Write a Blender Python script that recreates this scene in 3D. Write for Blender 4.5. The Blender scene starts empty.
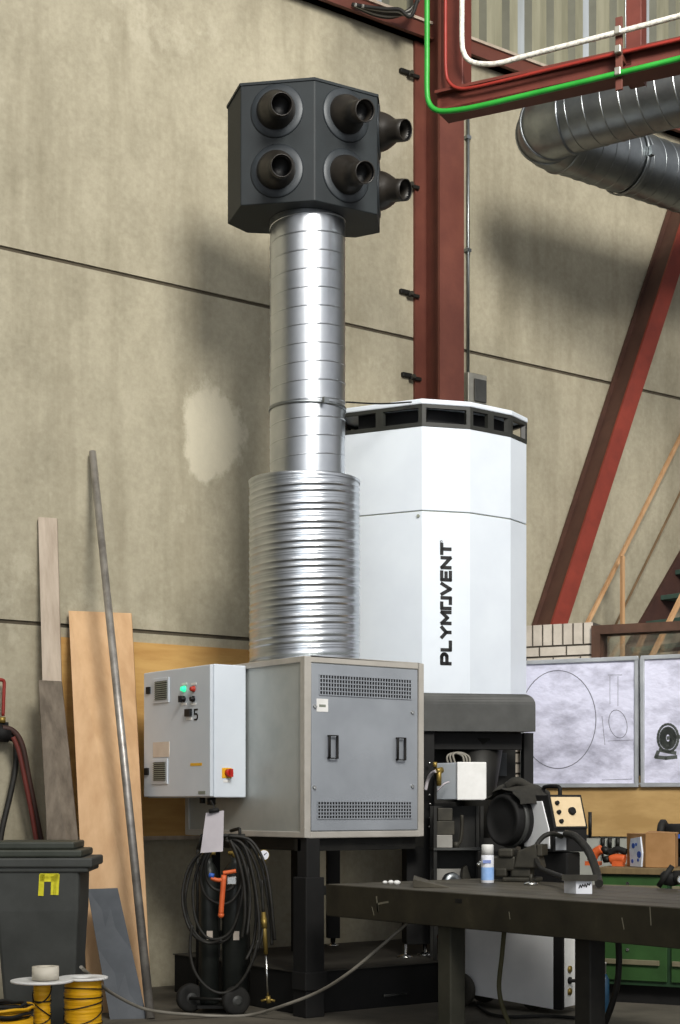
import bpy, bmesh, math, random
from mathutils import Vector as V, Matrix as Mx
random.seed(7)
S = bpy.context.scene
COL = S.collection
PI = math.pi

# ------------------------------------------------------------------ camera geometry
FL, CX, CY, H = 1600.0, 340.0, 805.0, 1.4
YAW = math.radians(-36.5)
FW = V((math.sin(-YAW), math.cos(-YAW), 0)); RT = V((math.cos(YAW), math.sin(YAW), 0)); UP = V((0, 0, 1))
CAM = V((0, 0, H))
def ray(px, py): return FW + RT*((px-CX)/FL) + UP*((CY-py)/FL)
def at(px, py, t): return CAM + ray(px, py)*t
def onX(px, py, X): r = ray(px, py); return CAM + r*(X/r.x)
def onY(px, py, Y): r = ray(px, py); return CAM + r*(Y/r.y)
def onZ(px, py, Z): r = ray(px, py); return CAM + r*((Z-H)/r.z)
def onplane(px, py, p0, n):
    r = ray(px, py); return CAM + r*((p0-CAM).dot(n)/r.dot(n))
def dirv(th): a = YAW+math.radians(th); return V((math.cos(a), math.sin(a), 0))
def rz(th): return YAW+math.radians(th)
def hit(p, th, px):
    a = (px-CX)/FL; q = V((p.x, p.y, 0)); la, de = q.dot(RT), q.dot(FW)
    c, s_ = math.cos(math.radians(th)), math.sin(math.radians(th))
    return V((p.x, p.y, 0)) + dirv(th)*((a*de-la)/(c-a*s_))
def fr(o, ang): return Mx.Translation(o) @ Mx.Rotation(ang, 4, 'Z')

# ------------------------------------------------------------------ materials
def lin(h):
    h = h.lstrip('#'); c = [int(h[i:i+2], 16)/255 for i in (0, 2, 4)]
    return tuple((x/12.92 if x <= .04045 else ((x+.055)/1.055)**2.4) for x in c)+(1,)
MATS = {}
def mat(name, c1, c2=None, rough=.6, metal=0, scale=6, bump=0, detail=4, stretch=(1, 1, 1), emit=0, lo=.35, hi=.65, trans=0, alpha=1, c3=None):
    if name in MATS: return MATS[name]
    m = bpy.data.materials.new(name); m.use_nodes = True; nt = m.node_tree; N = nt.nodes; L = nt.links
    b = N['Principled BSDF']
    b.inputs['Roughness'].default_value = rough; b.inputs['Metallic'].default_value = metal
    tc = N.new('ShaderNodeTexCoord'); mp = N.new('ShaderNodeMapping'); mp.inputs['Scale'].default_value = stretch
    L.new(tc.outputs['Object'], mp.inputs['Vector'])
    nz = N.new('ShaderNodeTexNoise'); nz.inputs['Scale'].default_value = scale; nz.inputs['Detail'].default_value = detail
    nz.inputs['Roughness'].default_value = .6
    L.new(mp.outputs['Vector'], nz.inputs['Vector'])
    cr = N.new('ShaderNodeValToRGB'); cr.color_ramp.elements[0].position = lo; cr.color_ramp.elements[1].position = hi
    cr.color_ramp.elements[0].color = lin(c1); cr.color_ramp.elements[1].color = lin(c2 or c1)
    if c3:
        e = cr.color_ramp.elements.new(min(.98, hi+.12)); e.color = lin(c3)
    L.new(nz.outputs['Fac'], cr.inputs['Fac']); L.new(cr.outputs['Color'], b.inputs['Base Color'])
    if bump:
        bp = N.new('ShaderNodeBump'); bp.inputs['Strength'].default_value = bump; bp.inputs['Distance'].default_value = .02
        n2 = N.new('ShaderNodeTexNoise'); n2.inputs['Scale'].default_value = scale*4; n2.inputs['Detail'].default_value = 5
        L.new(mp.outputs['Vector'], n2.inputs['Vector']); L.new(n2.outputs['Fac'], bp.inputs['Height'])
        L.new(bp.outputs['Normal'], b.inputs['Normal'])
    if emit:
        L.new(cr.outputs['Color'], b.inputs['Emission Color']); b.inputs['Emission Strength'].default_value = emit
    if trans: b.inputs['Transmission Weight'].default_value = trans
    if alpha < 1: b.inputs['Alpha'].default_value = alpha
    MATS[name] = m; return m

def concrete():
    m = bpy.data.materials.new('wall_concrete'); m.use_nodes = True; nt = m.node_tree; N = nt.nodes; L = nt.links
    b = N['Principled BSDF']; b.inputs['Roughness'].default_value = .9
    tc = N.new('ShaderNodeTexCoord')
    def noise(sc, det, st=(1, 1, 1), ro=.6):
        mp = N.new('ShaderNodeMapping'); mp.inputs['Scale'].default_value = st; L.new(tc.outputs['Object'], mp.inputs['Vector'])
        n = N.new('ShaderNodeTexNoise'); n.inputs['Scale'].default_value = sc; n.inputs['Detail'].default_value = det
        n.inputs['Roughness'].default_value = ro; L.new(mp.outputs['Vector'], n.inputs['Vector']); return n
    def ramp(n, stops):
        r = N.new('ShaderNodeValToRGB'); e = r.color_ramp.elements
        e[0].position, e[0].color = stops[0][0], lin(stops[0][1]); e[1].position, e[1].color = stops[-1][0], lin(stops[-1][1])
        for p, c in stops[1:-1]: x = e.new(p); x.color = lin(c)
        L.new(n.outputs['Fac'], r.inputs['Fac']); return r
    def mix(a, c, f, mode='MIX'):
        x = N.new('ShaderNodeMix'); x.data_type = 'RGBA'; x.blend_type = mode
        if isinstance(f, float): x.inputs['Factor'].default_value = f
        else: L.new(f, x.inputs['Factor'])
        L.new(a, x.inputs[6]); L.new(c, x.inputs[7]); return x.outputs[2]
    big = ramp(noise(.55, 5, (1, 1, 1.3)), [(.3, '#999380'), (.5, '#a8a28d'), (.68, '#b8b29d')])
    mid = ramp(noise(2.6, 8, (1, 1, .6)), [(.3, '#7d7763'), (.5, '#a59e89'), (.75, '#beb7a2')])
    fine = ramp(noise(26, 6), [(.3, '#8d8675'), (.7, '#bab39f')])
    streak = ramp(noise(1.3, 6, (2.2, 1, .18)), [(.5, '#000000'), (.78, '#ffffff')])
    dark = N.new('ShaderNodeRGB'); dark.outputs[0].default_value = lin('#6f6752')
    blotch = ramp(noise(.9, 9, (1.2, 1, 1), .7), [(.61, '#000000'), (.66, '#cccccc')])
    pale = N.new('ShaderNodeRGB'); pale.outputs[0].default_value = lin('#d0cab6')
    c = mix(big.outputs[0], mid.outputs[0], .5); c = mix(c, fine.outputs[0], .3)
    sc = N.new('ShaderNodeMath'); sc.operation = 'MULTIPLY'; sc.inputs[1].default_value = .5; L.new(streak.outputs[0], sc.inputs[0])
    c = mix(c, dark.outputs[0], sc.outputs[0])
    sb = N.new('ShaderNodeMath'); sb.operation = 'MULTIPLY'; sb.inputs[1].default_value = .35; L.new(blotch.outputs[0], sb.inputs[0])
    c = mix(c, pale.outputs[0], sb.outputs[0])
    # old pale mortar repair left of the ribbed duct
    vm = N.new('ShaderNodeVectorMath'); vm.operation = 'SUBTRACT'; vm.inputs[1].default_value = onY(212, 432, 10.75); L.new(tc.outputs['Object'], vm.inputs[0])
    vs = N.new('ShaderNodeVectorMath'); vs.operation = 'MULTIPLY'; vs.inputs[1].default_value = (1.7, 0, 1.15); L.new(vm.outputs[0], vs.inputs[0])
    ln = N.new('ShaderNodeVectorMath'); ln.operation = 'LENGTH'; L.new(vs.outputs[0], ln.inputs[0])
    nn = noise(3.0, 8, (1, 1, .7), .7); ad = N.new('ShaderNodeMath'); ad.operation = 'ADD'; L.new(ln.outputs['Value'], ad.inputs[0]); L.new(nn.outputs['Fac'], ad.inputs[1])
    mr = N.new('ShaderNodeMapRange'); mr.inputs['From Min'].default_value = .98; mr.inputs['From Max'].default_value = .86; mr.inputs['To Max'].default_value = .6; L.new(ad.outputs[0], mr.inputs['Value'])
    c = mix(c, pale.outputs[0], mr.outputs[0])
    L.new(c, b.inputs['Base Color'])
    bp = N.new('ShaderNodeBump'); bp.inputs['Strength'].default_value = .25; bp.inputs['Distance'].default_value = .01
    L.new(noise(40, 6).outputs['Fac'], bp.inputs['Height']); L.new(bp.outputs['Normal'], b.inputs['Normal'])
    return m

M_CONC = concrete()
M_JOINT = mat('joint_dark', '#4a4439', '#5e5647', .95)
M_FLOOR = mat('floor_concrete', '#565249', '#6e695e', .75, scale=2.2, bump=.1, detail=8)
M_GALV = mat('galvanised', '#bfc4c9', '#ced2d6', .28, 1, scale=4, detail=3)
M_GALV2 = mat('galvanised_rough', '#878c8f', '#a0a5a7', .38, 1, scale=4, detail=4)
M_STEELP = mat('grey_panel', '#a2a6a3', '#b0b3af', .42, .35, scale=3, detail=3)
M_DOORP = mat('door_panel', '#9a9fa5', '#a5aab0', .4, .35, scale=2.5, detail=3)
M_PROF = mat('beige_profile', '#b0aca4', '#bcb8b0', .45, .25, scale=5)
M_WHITE = mat('white_paint', '#ccd3db', '#d3dae1', .4, scale=2)
M_CTRL = mat('control_white', '#c3cad1', '#cbd1d7', .4, scale=2)
M_HOOD = mat('hood_black', '#1a2023', '#20272a', .6, scale=5)
M_HOODN = mat('nozzle_black', '#24211d', '#2e2a25', .4, scale=9)
M_BLACK = mat('matte_black', '#0b0b0a', '#131211', .75, scale=8)
M_DK = mat('dark_steel', '#171715', '#262521', .55, .2, scale=6)
M_CHAR = mat('charcoal_skirt', '#3b3c3a', '#484947', .55, scale=5)
M_RUBBER = mat('rubber', '#161614', '#22211e', .75, scale=12)
M_HOSE = mat('hose_black', '#1d1c19', '#2c2a25', .6, scale=20)
M_BROWN = mat('red_oxide', '#60342a', '#6c3e31', .6, scale=4, detail=6, bump=.03)
M_BROWND = mat('brown_oxide', '#5e2f26', '#6c372c', .6, scale=4, detail=6)
M_BROWNW = mat('window_brown', '#4a3325', '#5b4031', .6, scale=7)
M_RED = mat('beam_red', '#5d2a20', '#6a3328', .55, scale=5, detail=6)
M_BRACE = mat('brace_red', '#7a3226', '#8a3a2b', .6, scale=5, detail=6)
M_REDP = mat('red_pipe', '#85281f', '#933127', .5, scale=6)
M_GREEN = mat('green_pipe', '#268c30', '#339c3c', .45, scale=6)
M_WPIPE = mat('white_pipe', '#b9b6ad', '#d8d5cc', .45, scale=40, detail=3, lo=.4, hi=.5)
M_PLY = mat('plywood', '#b98f52', '#cda768', .7, scale=3.5, stretch=(.5, 1, 3), detail=6)
M_PLY2 = mat('plywood_board', '#a98a58', '#bfa06c', .75, scale=2.5, stretch=(1, 1, 3), detail=8)
M_WIDE = mat('beige_board', '#bf9b74', '#d0ae87', .7, scale=2.6, stretch=(3, 3, .4), detail=5)
M_PALE = mat('pale_board', '#a89a8a', '#bdb0a0', .75, scale=4, stretch=(4, 4, .5), detail=6)
M_OLD = mat('weathered_board', '#5f564b', '#7d7366', .85, scale=5, stretch=(3, 3, .7), detail=8)
M_SHEET = mat('slate_sheet', '#474c52', '#555a60', .6, scale=4, detail=5)
M_PIPE = mat('scaffold_pipe', '#8a8681', '#b0aca6', .42, .6, scale=8)
M_BIN = mat('bin_grey', '#3b3d3a', '#474946', .6, scale=4, bump=.02)
M_YEL = mat('yellow_paint', '#c9c11d', '#e0d833', .6, scale=14, lo=.3, hi=.6)
M_WIRE = mat('yellow_wire', '#d19a06', '#e6b414', .5, scale=9, stretch=(1, 1, 12))
M_FLANGE = mat('white_flange', '#d9d9d6', '#e8e8e6', .5)
M_TAPE = mat('tape_cream', '#c9c2b2', '#d6d0c2', .6)
M_TABLE = mat('table_steel', '#2b281e', '#3c382b', .6, .3, scale=4, detail=8, c3='#4e493a')
M_TTOP = mat('table_top', '#4f4b41', '#6b665a', .55, .4, scale=5, stretch=(1, .4, 1), detail=8)
M_LEG = mat('table_leg', '#36362d', '#434238', .6, .2, scale=5)
M_WBOARD = mat('poster_paper', '#a3a3b3', '#d9daec', .5, scale=2.2, detail=9, bump=.35, lo=.34, hi=.56, stretch=(1.4, 1.4, 2.2))
M_ALU = mat('aluminium_frame', '#a9adb1', '#bcc0c3', .4, .35, scale=5)
M_LINE = mat('line_grey', '#5c5d66', '#72737c', .7, scale=20)
M_INK = mat('ink_black', '#0a0a0c', None, .5)
M_BENCHG = mat('bench_green', '#2f4f27', '#3a5f31', .5, scale=4, detail=5)
M_BENCHD = mat('bench_green_dark', '#213b24', '#29482d', .55, scale=4)
M_WOODTOP = mat('bench_wood', '#6b5b40', '#84714f', .7, scale=4, stretch=(.4, 3, 1), detail=6)
M_CARD = mat('cardboard', '#9a754a', '#ab855a', .8, scale=5, detail=5)
M_FLAP = mat('plastic_white', '#c9d3e2', '#dfe6ef', .35, scale=18)
M_BLUE = mat('blue_print', '#2f57a8', '#3f69bb', .5)
M_ORANGE = mat('orange_plastic', '#c45a2b', '#d66e3c', .5, scale=8)
M_BRASS = mat('brass', '#8f7a3e', '#a38d50', .45, .6, scale=8)
M_CHROME = mat('chrome', '#b8b8b5', '#cfcfcc', .22, 1)
M_MACH = mat('machine_grey', '#9da0a2', '#abaeb0', .5, scale=3)
M_CREAM = mat('cream_panel', '#d3bd97', '#dfcba8', .5, scale=6)
M_CLOTH = mat('dark_cloth', '#2b2a26', '#3a3832', .9, scale=10, bump=.2)
M_CAST = mat('cast_iron', '#35332c', '#48453c', .6, .3, scale=8, detail=6)
M_PAPER = mat('paper', '#b5b0b5', '#c4bfc3', .7, scale=4)
M_CANW = mat('can_white', '#dadde4', '#e6e8ee', .35)
M_CANB = mat('can_blue', '#8fb4e6', '#a5c5ef', .35, scale=14)
M_BRICK = None
M_MORTAR = mat('mortar', '#4e4942', '#5c564e', .9)
M_BRK = mat('lime_brick', '#b3ab9f', '#c6beb2', .85, scale=7, detail=5)
M_TIMBER = mat('timber_stick', '#b08a63', '#c6a179', .7, scale=4, stretch=(2, 2, .4))
M_TIMBERD = mat('timber_dark', '#6d5a42', '#80694d', .8, scale=5)
M_STAIR = mat('stair_green', '#3c5148', '#4a6156', .7, scale=6)
M_STRING = mat('stair_brown', '#3d2620', '#4b3028', .7, scale=6)
M_GLASS = mat('glass_pane', '#dfe6e2', None, .05, trans=1.0, alpha=.35)
M_CLAD = mat('cladding', '#8a8873', '#a3a08a', .6, .2, scale=2, stretch=(3, 1, .4), detail=5)
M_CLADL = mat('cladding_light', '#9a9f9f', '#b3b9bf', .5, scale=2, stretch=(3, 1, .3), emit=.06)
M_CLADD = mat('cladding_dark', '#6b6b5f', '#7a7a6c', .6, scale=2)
M_LEDG = mat('led_green', '#35d79a', None, .3, emit=1.2)
M_LEDR = mat('lamp_red', '#b0392b', None, .3)
M_YPLATE = mat('yellow_plate', '#e0ad2a', None, .4)
M_REDK = mat('red_knob', '#b3261c', None, .35)
M_TAG = mat('pale_tag', '#c9bcae', '#d3c8bb', .5)
M_VENTG = mat('vent_grey', '#7b8075', '#8b9085', .6)
M_BLUEB = mat('blue_bottle', '#17384f', '#204862', .4)
M_GREYB = mat('grey_box', '#8e8c86', '#9b9993', .6)
M_CABLE = mat('grey_cable', '#77736a', '#8d897f', .55)
M_SIGN = mat('silver_box', '#9c9a90', '#b3b1a6', .35, .7)
M_WALLP = mat('bench_wall', '#9a9c95', '#a9aba3', .8, scale=4)

# ------------------------------------------------------------------ mesh builder
class MB:
    def __init__(s): s.bm = bmesh.new(); s.mi = 0; s.smooth = False
    def face(s, vs):
        try:
            f = s.bm.faces.new(vs); f.material_index = s.mi; f.smooth = s.smooth; return f
        except ValueError: return None
    def verts(s, pts): return [s.bm.verts.new(p) for p in pts]
    def hexa(s, b4, t4):
        a = s.verts(b4); c = s.verts(t4)
        s.face(a[::-1]); s.face(c)
        for i in range(4): s.face([a[i], a[(i+1) % 4], c[(i+1) % 4], c[i]])
        return s
    def box(s, x0, x1, y0, y1, z0, z1, M=None):
        p = [V(q) for q in ((x0, y0, z0), (x1, y0, z0), (x1, y1, z0), (x0, y1, z0))]
        q = [V(r) for r in ((x0, y0, z1), (x1, y0, z1), (x1, y1, z1), (x0, y1, z1))]
        if M: p = [M @ v for v in p]; q = [M @ v for v in q]
        return s.hexa(p, q)
    def slab(s, q4, th, n=None):                # quad extruded by th along its normal
        q = [V(p) for p in q4]
        n = n or (q[1]-q[0]).cross(q[3]-q[0]).normalized()
        return s.hexa(q, [p+n*th for p in q])
    def prism(s, poly, z0, z1, bev=0):
        b = s.verts([(p[0], p[1], z0) for p in poly]); t = s.verts([(p[0], p[1], z1) for p in poly]); n = len(poly)
        s.face(b[::-1]); s.face(t)
        for i in range(n): s.face([b[i], b[(i+1) % n], t[(i+1) % n], t[i]])
        return s
    def shape(s, pts2, o, ux, uy, n, th):       # 2-D polygon extruded in a frame
        a = s.verts([o+ux*p[0]+uy*p[1] for p in pts2]); b = s.verts([o+ux*p[0]+uy*p[1]+n*th for p in pts2]); k = len(pts2)
        s.face(a[::-1]); s.face(b)
        for i in range(k): s.face([a[i], a[(i+1) % k], b[(i+1) % k], b[i]])
        return s
    def basis(s, d):
        d = d.normalized(); h = V((0, 0, 1)) if abs(d.z) < .9 else V((1, 0, 0))
        u = d.cross(h).normalized(); return u, d.cross(u).normalized()
    def lathe(s, o, axis, prof, seg=24, caps=True, a0=0, a1=2*PI):   # prof: list of (distance along axis, radius)
        axis = axis.normalized(); u, w = s.basis(axis); rings = []
        sm = s.smooth; s.smooth = True
        for d, r in prof:
            rings.append(s.verts([o+axis*d+(u*math.cos(2*PI*k/seg)+w*math.sin(2*PI*k/seg))*max(r, 1e-5) for k in range(seg)]))
        for A, B in zip(rings, rings[1:]):
            for k in range(seg): s.face([A[k], A[(k+1) % seg], B[(k+1) % seg], B[k]])
        s.smooth = sm
        if caps:
            s.face(rings[0][::-1]); s.face(rings[-1])
        return s
    def cyl(s, p0, p1, r, r1=None, seg=16):
        p0, p1 = V(p0), V(p1); d = (p1-p0)
        return s.lathe(p0, d, [(0, r), (d.length, r if r1 is None else r1)], seg)
    def sphere(s, c, r, seg=16, n=8, sc=(1, 1, 1)):
        c = V(c); rings = []
        for i in range(1, n):
            ph = PI*i/n
            rings.append(s.verts([c+V((sc[0]*r*math.sin(ph)*math.cos(2*PI*k/seg), sc[1]*r*math.sin(ph)*math.sin(2*PI*k/seg), sc[2]*r*math.cos(ph))) for k in range(seg)]))
        t, b = s.verts([c+V((0, 0, r*sc[2])), c-V((0, 0, r*sc[2]))]); sm = s.smooth; s.smooth = True
        for k in range(seg): s.face([t, rings[0][k], rings[0][(k+1) % seg]]); s.face([b, rings[-1][(k+1) % seg], rings[-1][k]])
        for A, B in zip(rings, rings[1:]):
            for k in range(seg): s.face([A[k], B[k], B[(k+1) % seg], A[(k+1) % seg]])
        s.smooth = sm; return s
    def tube(s, pts, r, seg=8, smooth=6, closed=False):
        pts = [V(p) for p in pts]
        if smooth and len(pts) > 2: pts = catmull(pts, smooth, closed)
        n = len(pts); rings = []; sm = s.smooth; s.smooth = True; u = None
        for i, p in enumerate(pts):
            if closed: d = pts[(i+1) % n]-pts[i-1]
            else: d = pts[min(i+1, n-1)]-pts[max(i-1, 0)]
            d.normalize()
            if u is None: u, _ = s.basis(d)
            u = (u-d*u.dot(d)).normalized(); w = d.cross(u)
            rings.append(s.verts([p+(u*math.cos(2*PI*k/seg)+w*math.sin(2*PI*k/seg))*r for k in range(seg)]))
        pr = list(zip(rings, rings[1:]))
        if closed: pr.append((rings[-1], rings[0]))
        for A, B in pr:
            for k in range(seg): s.face([A[k], A[(k+1) % seg], B[(k+1) % seg], B[k]])
        s.smooth = sm
        if not closed: s.face(rings[0][::-1]); s.face(rings[-1])
        return s
    def strokes(s, lines, w, o, ux, uy, n, th=.002):   # thick 2-D pen strokes laid on a surface
        for ln in lines:
            for a, b in zip(ln, ln[1:]):
                a2, b2 = V((a[0], a[1])), V((b[0], b[1])); d = (b2-a2)
                if d.length < 1e-6: continue
                d.normalize(); e = V((-d.y, d.x))*w/2; x = d*w*.35
                q = [a2-x-e, b2+x-e, b2+x+e, a2-x+e]
                s.shape([(p.x, p.y) for p in q], o, ux, uy, n, th)
        return s
    def helix_cyl(s, c, z0, z1, pitch, prof, seg=64, axis=V((0, 0, 1))):  # prof: (fraction of pitch, radius)
        axis = axis.normalized(); u, w = s.basis(axis); sm = s.smooth; s.smooth = True
        rows = []; k = int((z0-pitch)/pitch)-1
        while k*pitch < z1+pitch:
            for f, r in prof: rows.append(((k+f)*pitch, r))
            k += 1
        cols = []
        for j in range(seg+1):
            a = 2*PI*j/seg; e = u*math.cos(a)+w*math.sin(a)
            cols.append([s.bm.verts.new(c+axis*min(max(z+pitch*j/seg, z0), z1)+e*r) for z, r in rows])
        for j in range(seg):
            A, B = cols[j], cols[j+1]
            for i in range(len(rows)-1):
                zz = [rows[i][0]+pitch*j/seg, rows[i+1][0]+pitch*(j+1)/seg]
                if zz[1] <= z0 or zz[0] >= z1: continue
                s.face([A[i], B[i], B[i+1], A[i+1]])
        s.smooth = sm; return s

def catmull(p, k, closed=False):
    out = []; n = len(p)
    rng = range(n) if closed else range(n-1)
    for i in rng:
        if closed: a, b, c, d = p[i-1], p[i], p[(i+1) % n], p[(i+2) % n]
        else: a, b, c, d = p[max(i-1, 0)], p[i], p[i+1], p[min(i+2, n-1)]
        for j in range(k):
            t = j/k
            out.append(.5*((2*b)+(c-a)*t+(2*a-5*b+4*c-d)*t*t+(3*b-a-3*c+d)*t**3))
    if not closed: out.append(p[-1])
    return out

# ------------------------------------------------------------------ object helpers
def link(name, mb, mats, off):
    bmesh.ops.remove_doubles(mb.bm, verts=mb.bm.verts, dist=1e-6)
    loose = [v for v in mb.bm.verts if not v.link_faces]
    if loose: bmesh.ops.delete(mb.bm, geom=loose, context='VERTS')
    bmesh.ops.recalc_face_normals(mb.bm, faces=mb.bm.faces)
    bmesh.ops.translate(mb.bm, vec=-off, verts=mb.bm.verts)
    me = bpy.data.meshes.new(name); mb.bm.to_mesh(me); mb.bm.free()
    for m in (mats if isinstance(mats, (list, tuple)) else [mats]): me.materials.append(m)
    o = bpy.data.objects.new(name, me); COL.objects.link(o); return o
def bev(o, w=.006, seg=2):
    m = o.modifiers.new('bevel', 'BEVEL'); m.width = w; m.segments = seg; m.limit_method = 'ANGLE'; m.angle_limit = math.radians(40)
    return o
def thing(name, label, cat, loc, group=None):
    o = bpy.data.objects.new(name, None); COL.objects.link(o); o.empty_display_size = .1
    o.location = loc; o['label'] = label; o['category'] = cat; o['base'] = 1
    del o['base']
    if group: o['group'] = group
    return o
def root(o):
    while o.parent: o = o.parent
    return o
def part(name, mb, m, parent, b=0, label=None):
    o = link(name, mb, m, V(root(parent).location)); o.parent = parent
    if b: bev(o, b)
    if label: o['label'] = label
    return o
def solo(name, mb, m, label, cat, b=0, group=None):
    mb.bm.verts.ensure_lookup_table(); vs = [v.co for v in mb.bm.verts]
    zs = min(v.z for v in vs); c = V(((min(v.x for v in vs)+max(v.x for v in vs))/2, (min(v.y for v in vs)+max(v.y for v in vs))/2, zs))
    o = link(name, mb, m, c); o.location = c; o['label'] = label; o['category'] = cat
    if group: o['group'] = group
    if b: bev(o, b)
    return o
def struct(name, mb, m, parent=None, label=None):
    o = link(name, mb, m, V((0, 0, 0)))
    if parent: o.parent = parent
    else: o['kind'] = 'structure'
    return o

# ================================================================== SETTING
YW = 10.75
mb = MB(); mb.box(-14, 26, -16, YW+.3, -.2, 0); struct('floor', mb, M_FLOOR)
mb = MB()
for z0, z1 in ((0, 2.715), (2.745, 5.415), (5.445, 8.1)):
    mb.box(-14, 26, YW, YW+.22, z0, z1)
mb.mi = 1; mb.box(-14, 26, YW+.015, YW+.1, 2.70, 2.75); mb.box(-14, 26, YW+.015, YW+.1, 5.40, 5.45)
struct('wall_back', mb, [M_CONC, M_JOINT])
# corrugated cladding above the concrete
mb = MB(); x = -6.0; k = 0
prof = [(0, 0), (.10, 0), (.14, .06), (.24, .06), (.28, 0)]
while x < 24:
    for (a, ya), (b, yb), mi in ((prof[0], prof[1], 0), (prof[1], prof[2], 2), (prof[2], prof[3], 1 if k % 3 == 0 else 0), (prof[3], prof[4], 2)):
        mb.mi = mi
        mb.face(mb.verts([(x+a, YW+.1+ya, 8.1), (x+b, YW+.1+yb, 8.1), (x+b, YW+.1+yb, 12), (x+a, YW+.1+ya, 12)]))
    x += .28; k += 1
struct('wall_upper', mb, [M_CLAD, M_CLADL, M_CLADD])
mb = MB(); mb.box(-14, 26, YW-.10, YW-.02, 8.0, 8.14); mb.box(-14, 26, YW-.14, YW-.02, 8.0, 8.02); mb.mi = 1; mb.box(-14, 26, YW-.12, YW+.1, 8.14, 8.165)
struct('trim_1', mb, [M_BROWN, M_PALE])

# brick partition and its window (second building line)
E2 = dirv(-27); NB = dirv(63)            # along the partition, and into it (away from the camera)
P0 = at(530, 805, 12.75); P0.z = 0
FB = fr(P0, rz(-27))                      # local x along the partition, local y away from camera
def onB(px, py, off=0): return FB.inverted() @ onplane(px, py, P0+NB*off, NB)
ztop = onB(530, 625.5).z; xwin = onB(592.5, 640).x; zledge = onB(640, 662).z-.03
XL, XR = -.14, 3.6
mb = MB(); mb.box(XL, xwin, .012, .22, 0, ztop, FB); mb.box(xwin, XR, .012, .22, 0, zledge, FB)
mb.mi = 1
# soldier course of upright bricks on top, stretcher rows beneath
hs = .165; bw = .084; x = XL
while x < xwin-.02:
    mb.box(x, min(x+bw-.015, xwin), 0, .21, ztop-hs, ztop, FB); x += bw
z = ztop-hs-.015; row = 0
while z > 1.6:
    x = XL - (.11 if row % 2 else 0)
    while x < xwin-.01:
        a, b = max(x, XL), min(x+.21, xwin)
        if b-a > .02: mb.box(a, b, 0, .21, z-.068, z, FB)
        x += .225
    z -= .084; row += 1
struct('wall_right', mb, [M_MORTAR, M_BRK])
win = MB(); zt = onB(640, 623.5).z
win.box(xwin, XR, -.03, .16, zt-.07, zt, FB); win.box(xwin, xwin+.07, -.03, .16, zledge, zt-.07, FB); win.box(XR-.08, XR, -.03, .16, zledge, zt-.07, FB)
win.box(xwin, XR, -.02, .16, zledge, zledge+.05, FB)
w1 = struct('window_1', win, M_BROWNW)
gp = MB(); gp.box(xwin+.07, XR-.07, .06, .068, zledge+.03, zt-.07, FB)
struct('window_pane', gp, M_GLASS, w1)
# plywood backing and pale wall panel behind the bench
b0, b1 = onB(560, 789, -.03), onB(560, 836, -.03)
mb = MB(); mb.box(-.05, XR, -.03, 0, b1.z, b0.z+.1, FB); struct('trim_2', mb, M_PLY2)
mb = MB(); mb.box(-.05, XR, -.012, .0, .3, b1.z-.004, FB); struct('trim_3', mb, M_WALLP)
# plywood sheet fixed on the big wall at left
mb = MB(); p, q = onY(58, 637, YW), onY(246, 650, YW); zb = onY(150, 836, YW).z
mb.box(p.x, 8.0, YW-.02, YW, zb, p.z); struct('trim_4', mb, M_PLY)
mb = MB(); mb.box(p.x, 8.0, YW-.03, YW, zb-.03, zb); struct('trim_5', mb, M_PALE)

# ================================================================== COLUMN, BRACE, CLIPS, CONDUIT
cx0 = onY(440, 300, YW-.36).x; cx1 = onY(464, 300, YW-.36).x; cm = (cx0+cx1)/2
mb = MB(); yb, yf = YW-.002, YW-.36
mb.box(cx0, cx1, yf, yf+.028, 0, 12); mb.box(cx0, cx1, yb-.028, yb, 0, 12); mb.box(cm-.012, cm+.012, yf+.028, yb-.028, 0, 12)
solo('steel_column', mb, M_BROWN, 'red-brown steel H-column standing against the concrete wall behind the white tower', 'column')

A0 = onY(553, 622, YW-.2); A1 = onY(681, 226, YW-.2)
d = (A1-A0).normalized(); A0 = A0-d*((A0.z)/d.z); A1 = A1+d*2.2
n = V((0, -1, 0)); sdir = d.cross(n).normalized()
if sdir.x < 0: sdir = -sdir
mb = MB()
def beam(mb, a, b, su, sv, hu, v0, v1): mb.hexa([a-su*hu+sv*v0, a+su*hu+sv*v0, a+su*hu+sv*v1, a-su*hu+sv*v1], [b-su*hu+sv*v0, b+su*hu+sv*v0, b+su*hu+sv*v1, b-su*hu+sv*v1])
yv = V((0, 1, 0))
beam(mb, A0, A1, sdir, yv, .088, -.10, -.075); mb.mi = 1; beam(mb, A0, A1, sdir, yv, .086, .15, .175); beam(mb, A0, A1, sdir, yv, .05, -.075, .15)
solo('diagonal_brace', mb, [M_BRACE, mat('brace_shaded', '#4a3229', '#553a2f', .65, scale=5)], 'slanting red-brown steel brace rising right beside the white tower', 'brace')  # second material: shade on web and back flange put into the colour

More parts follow.
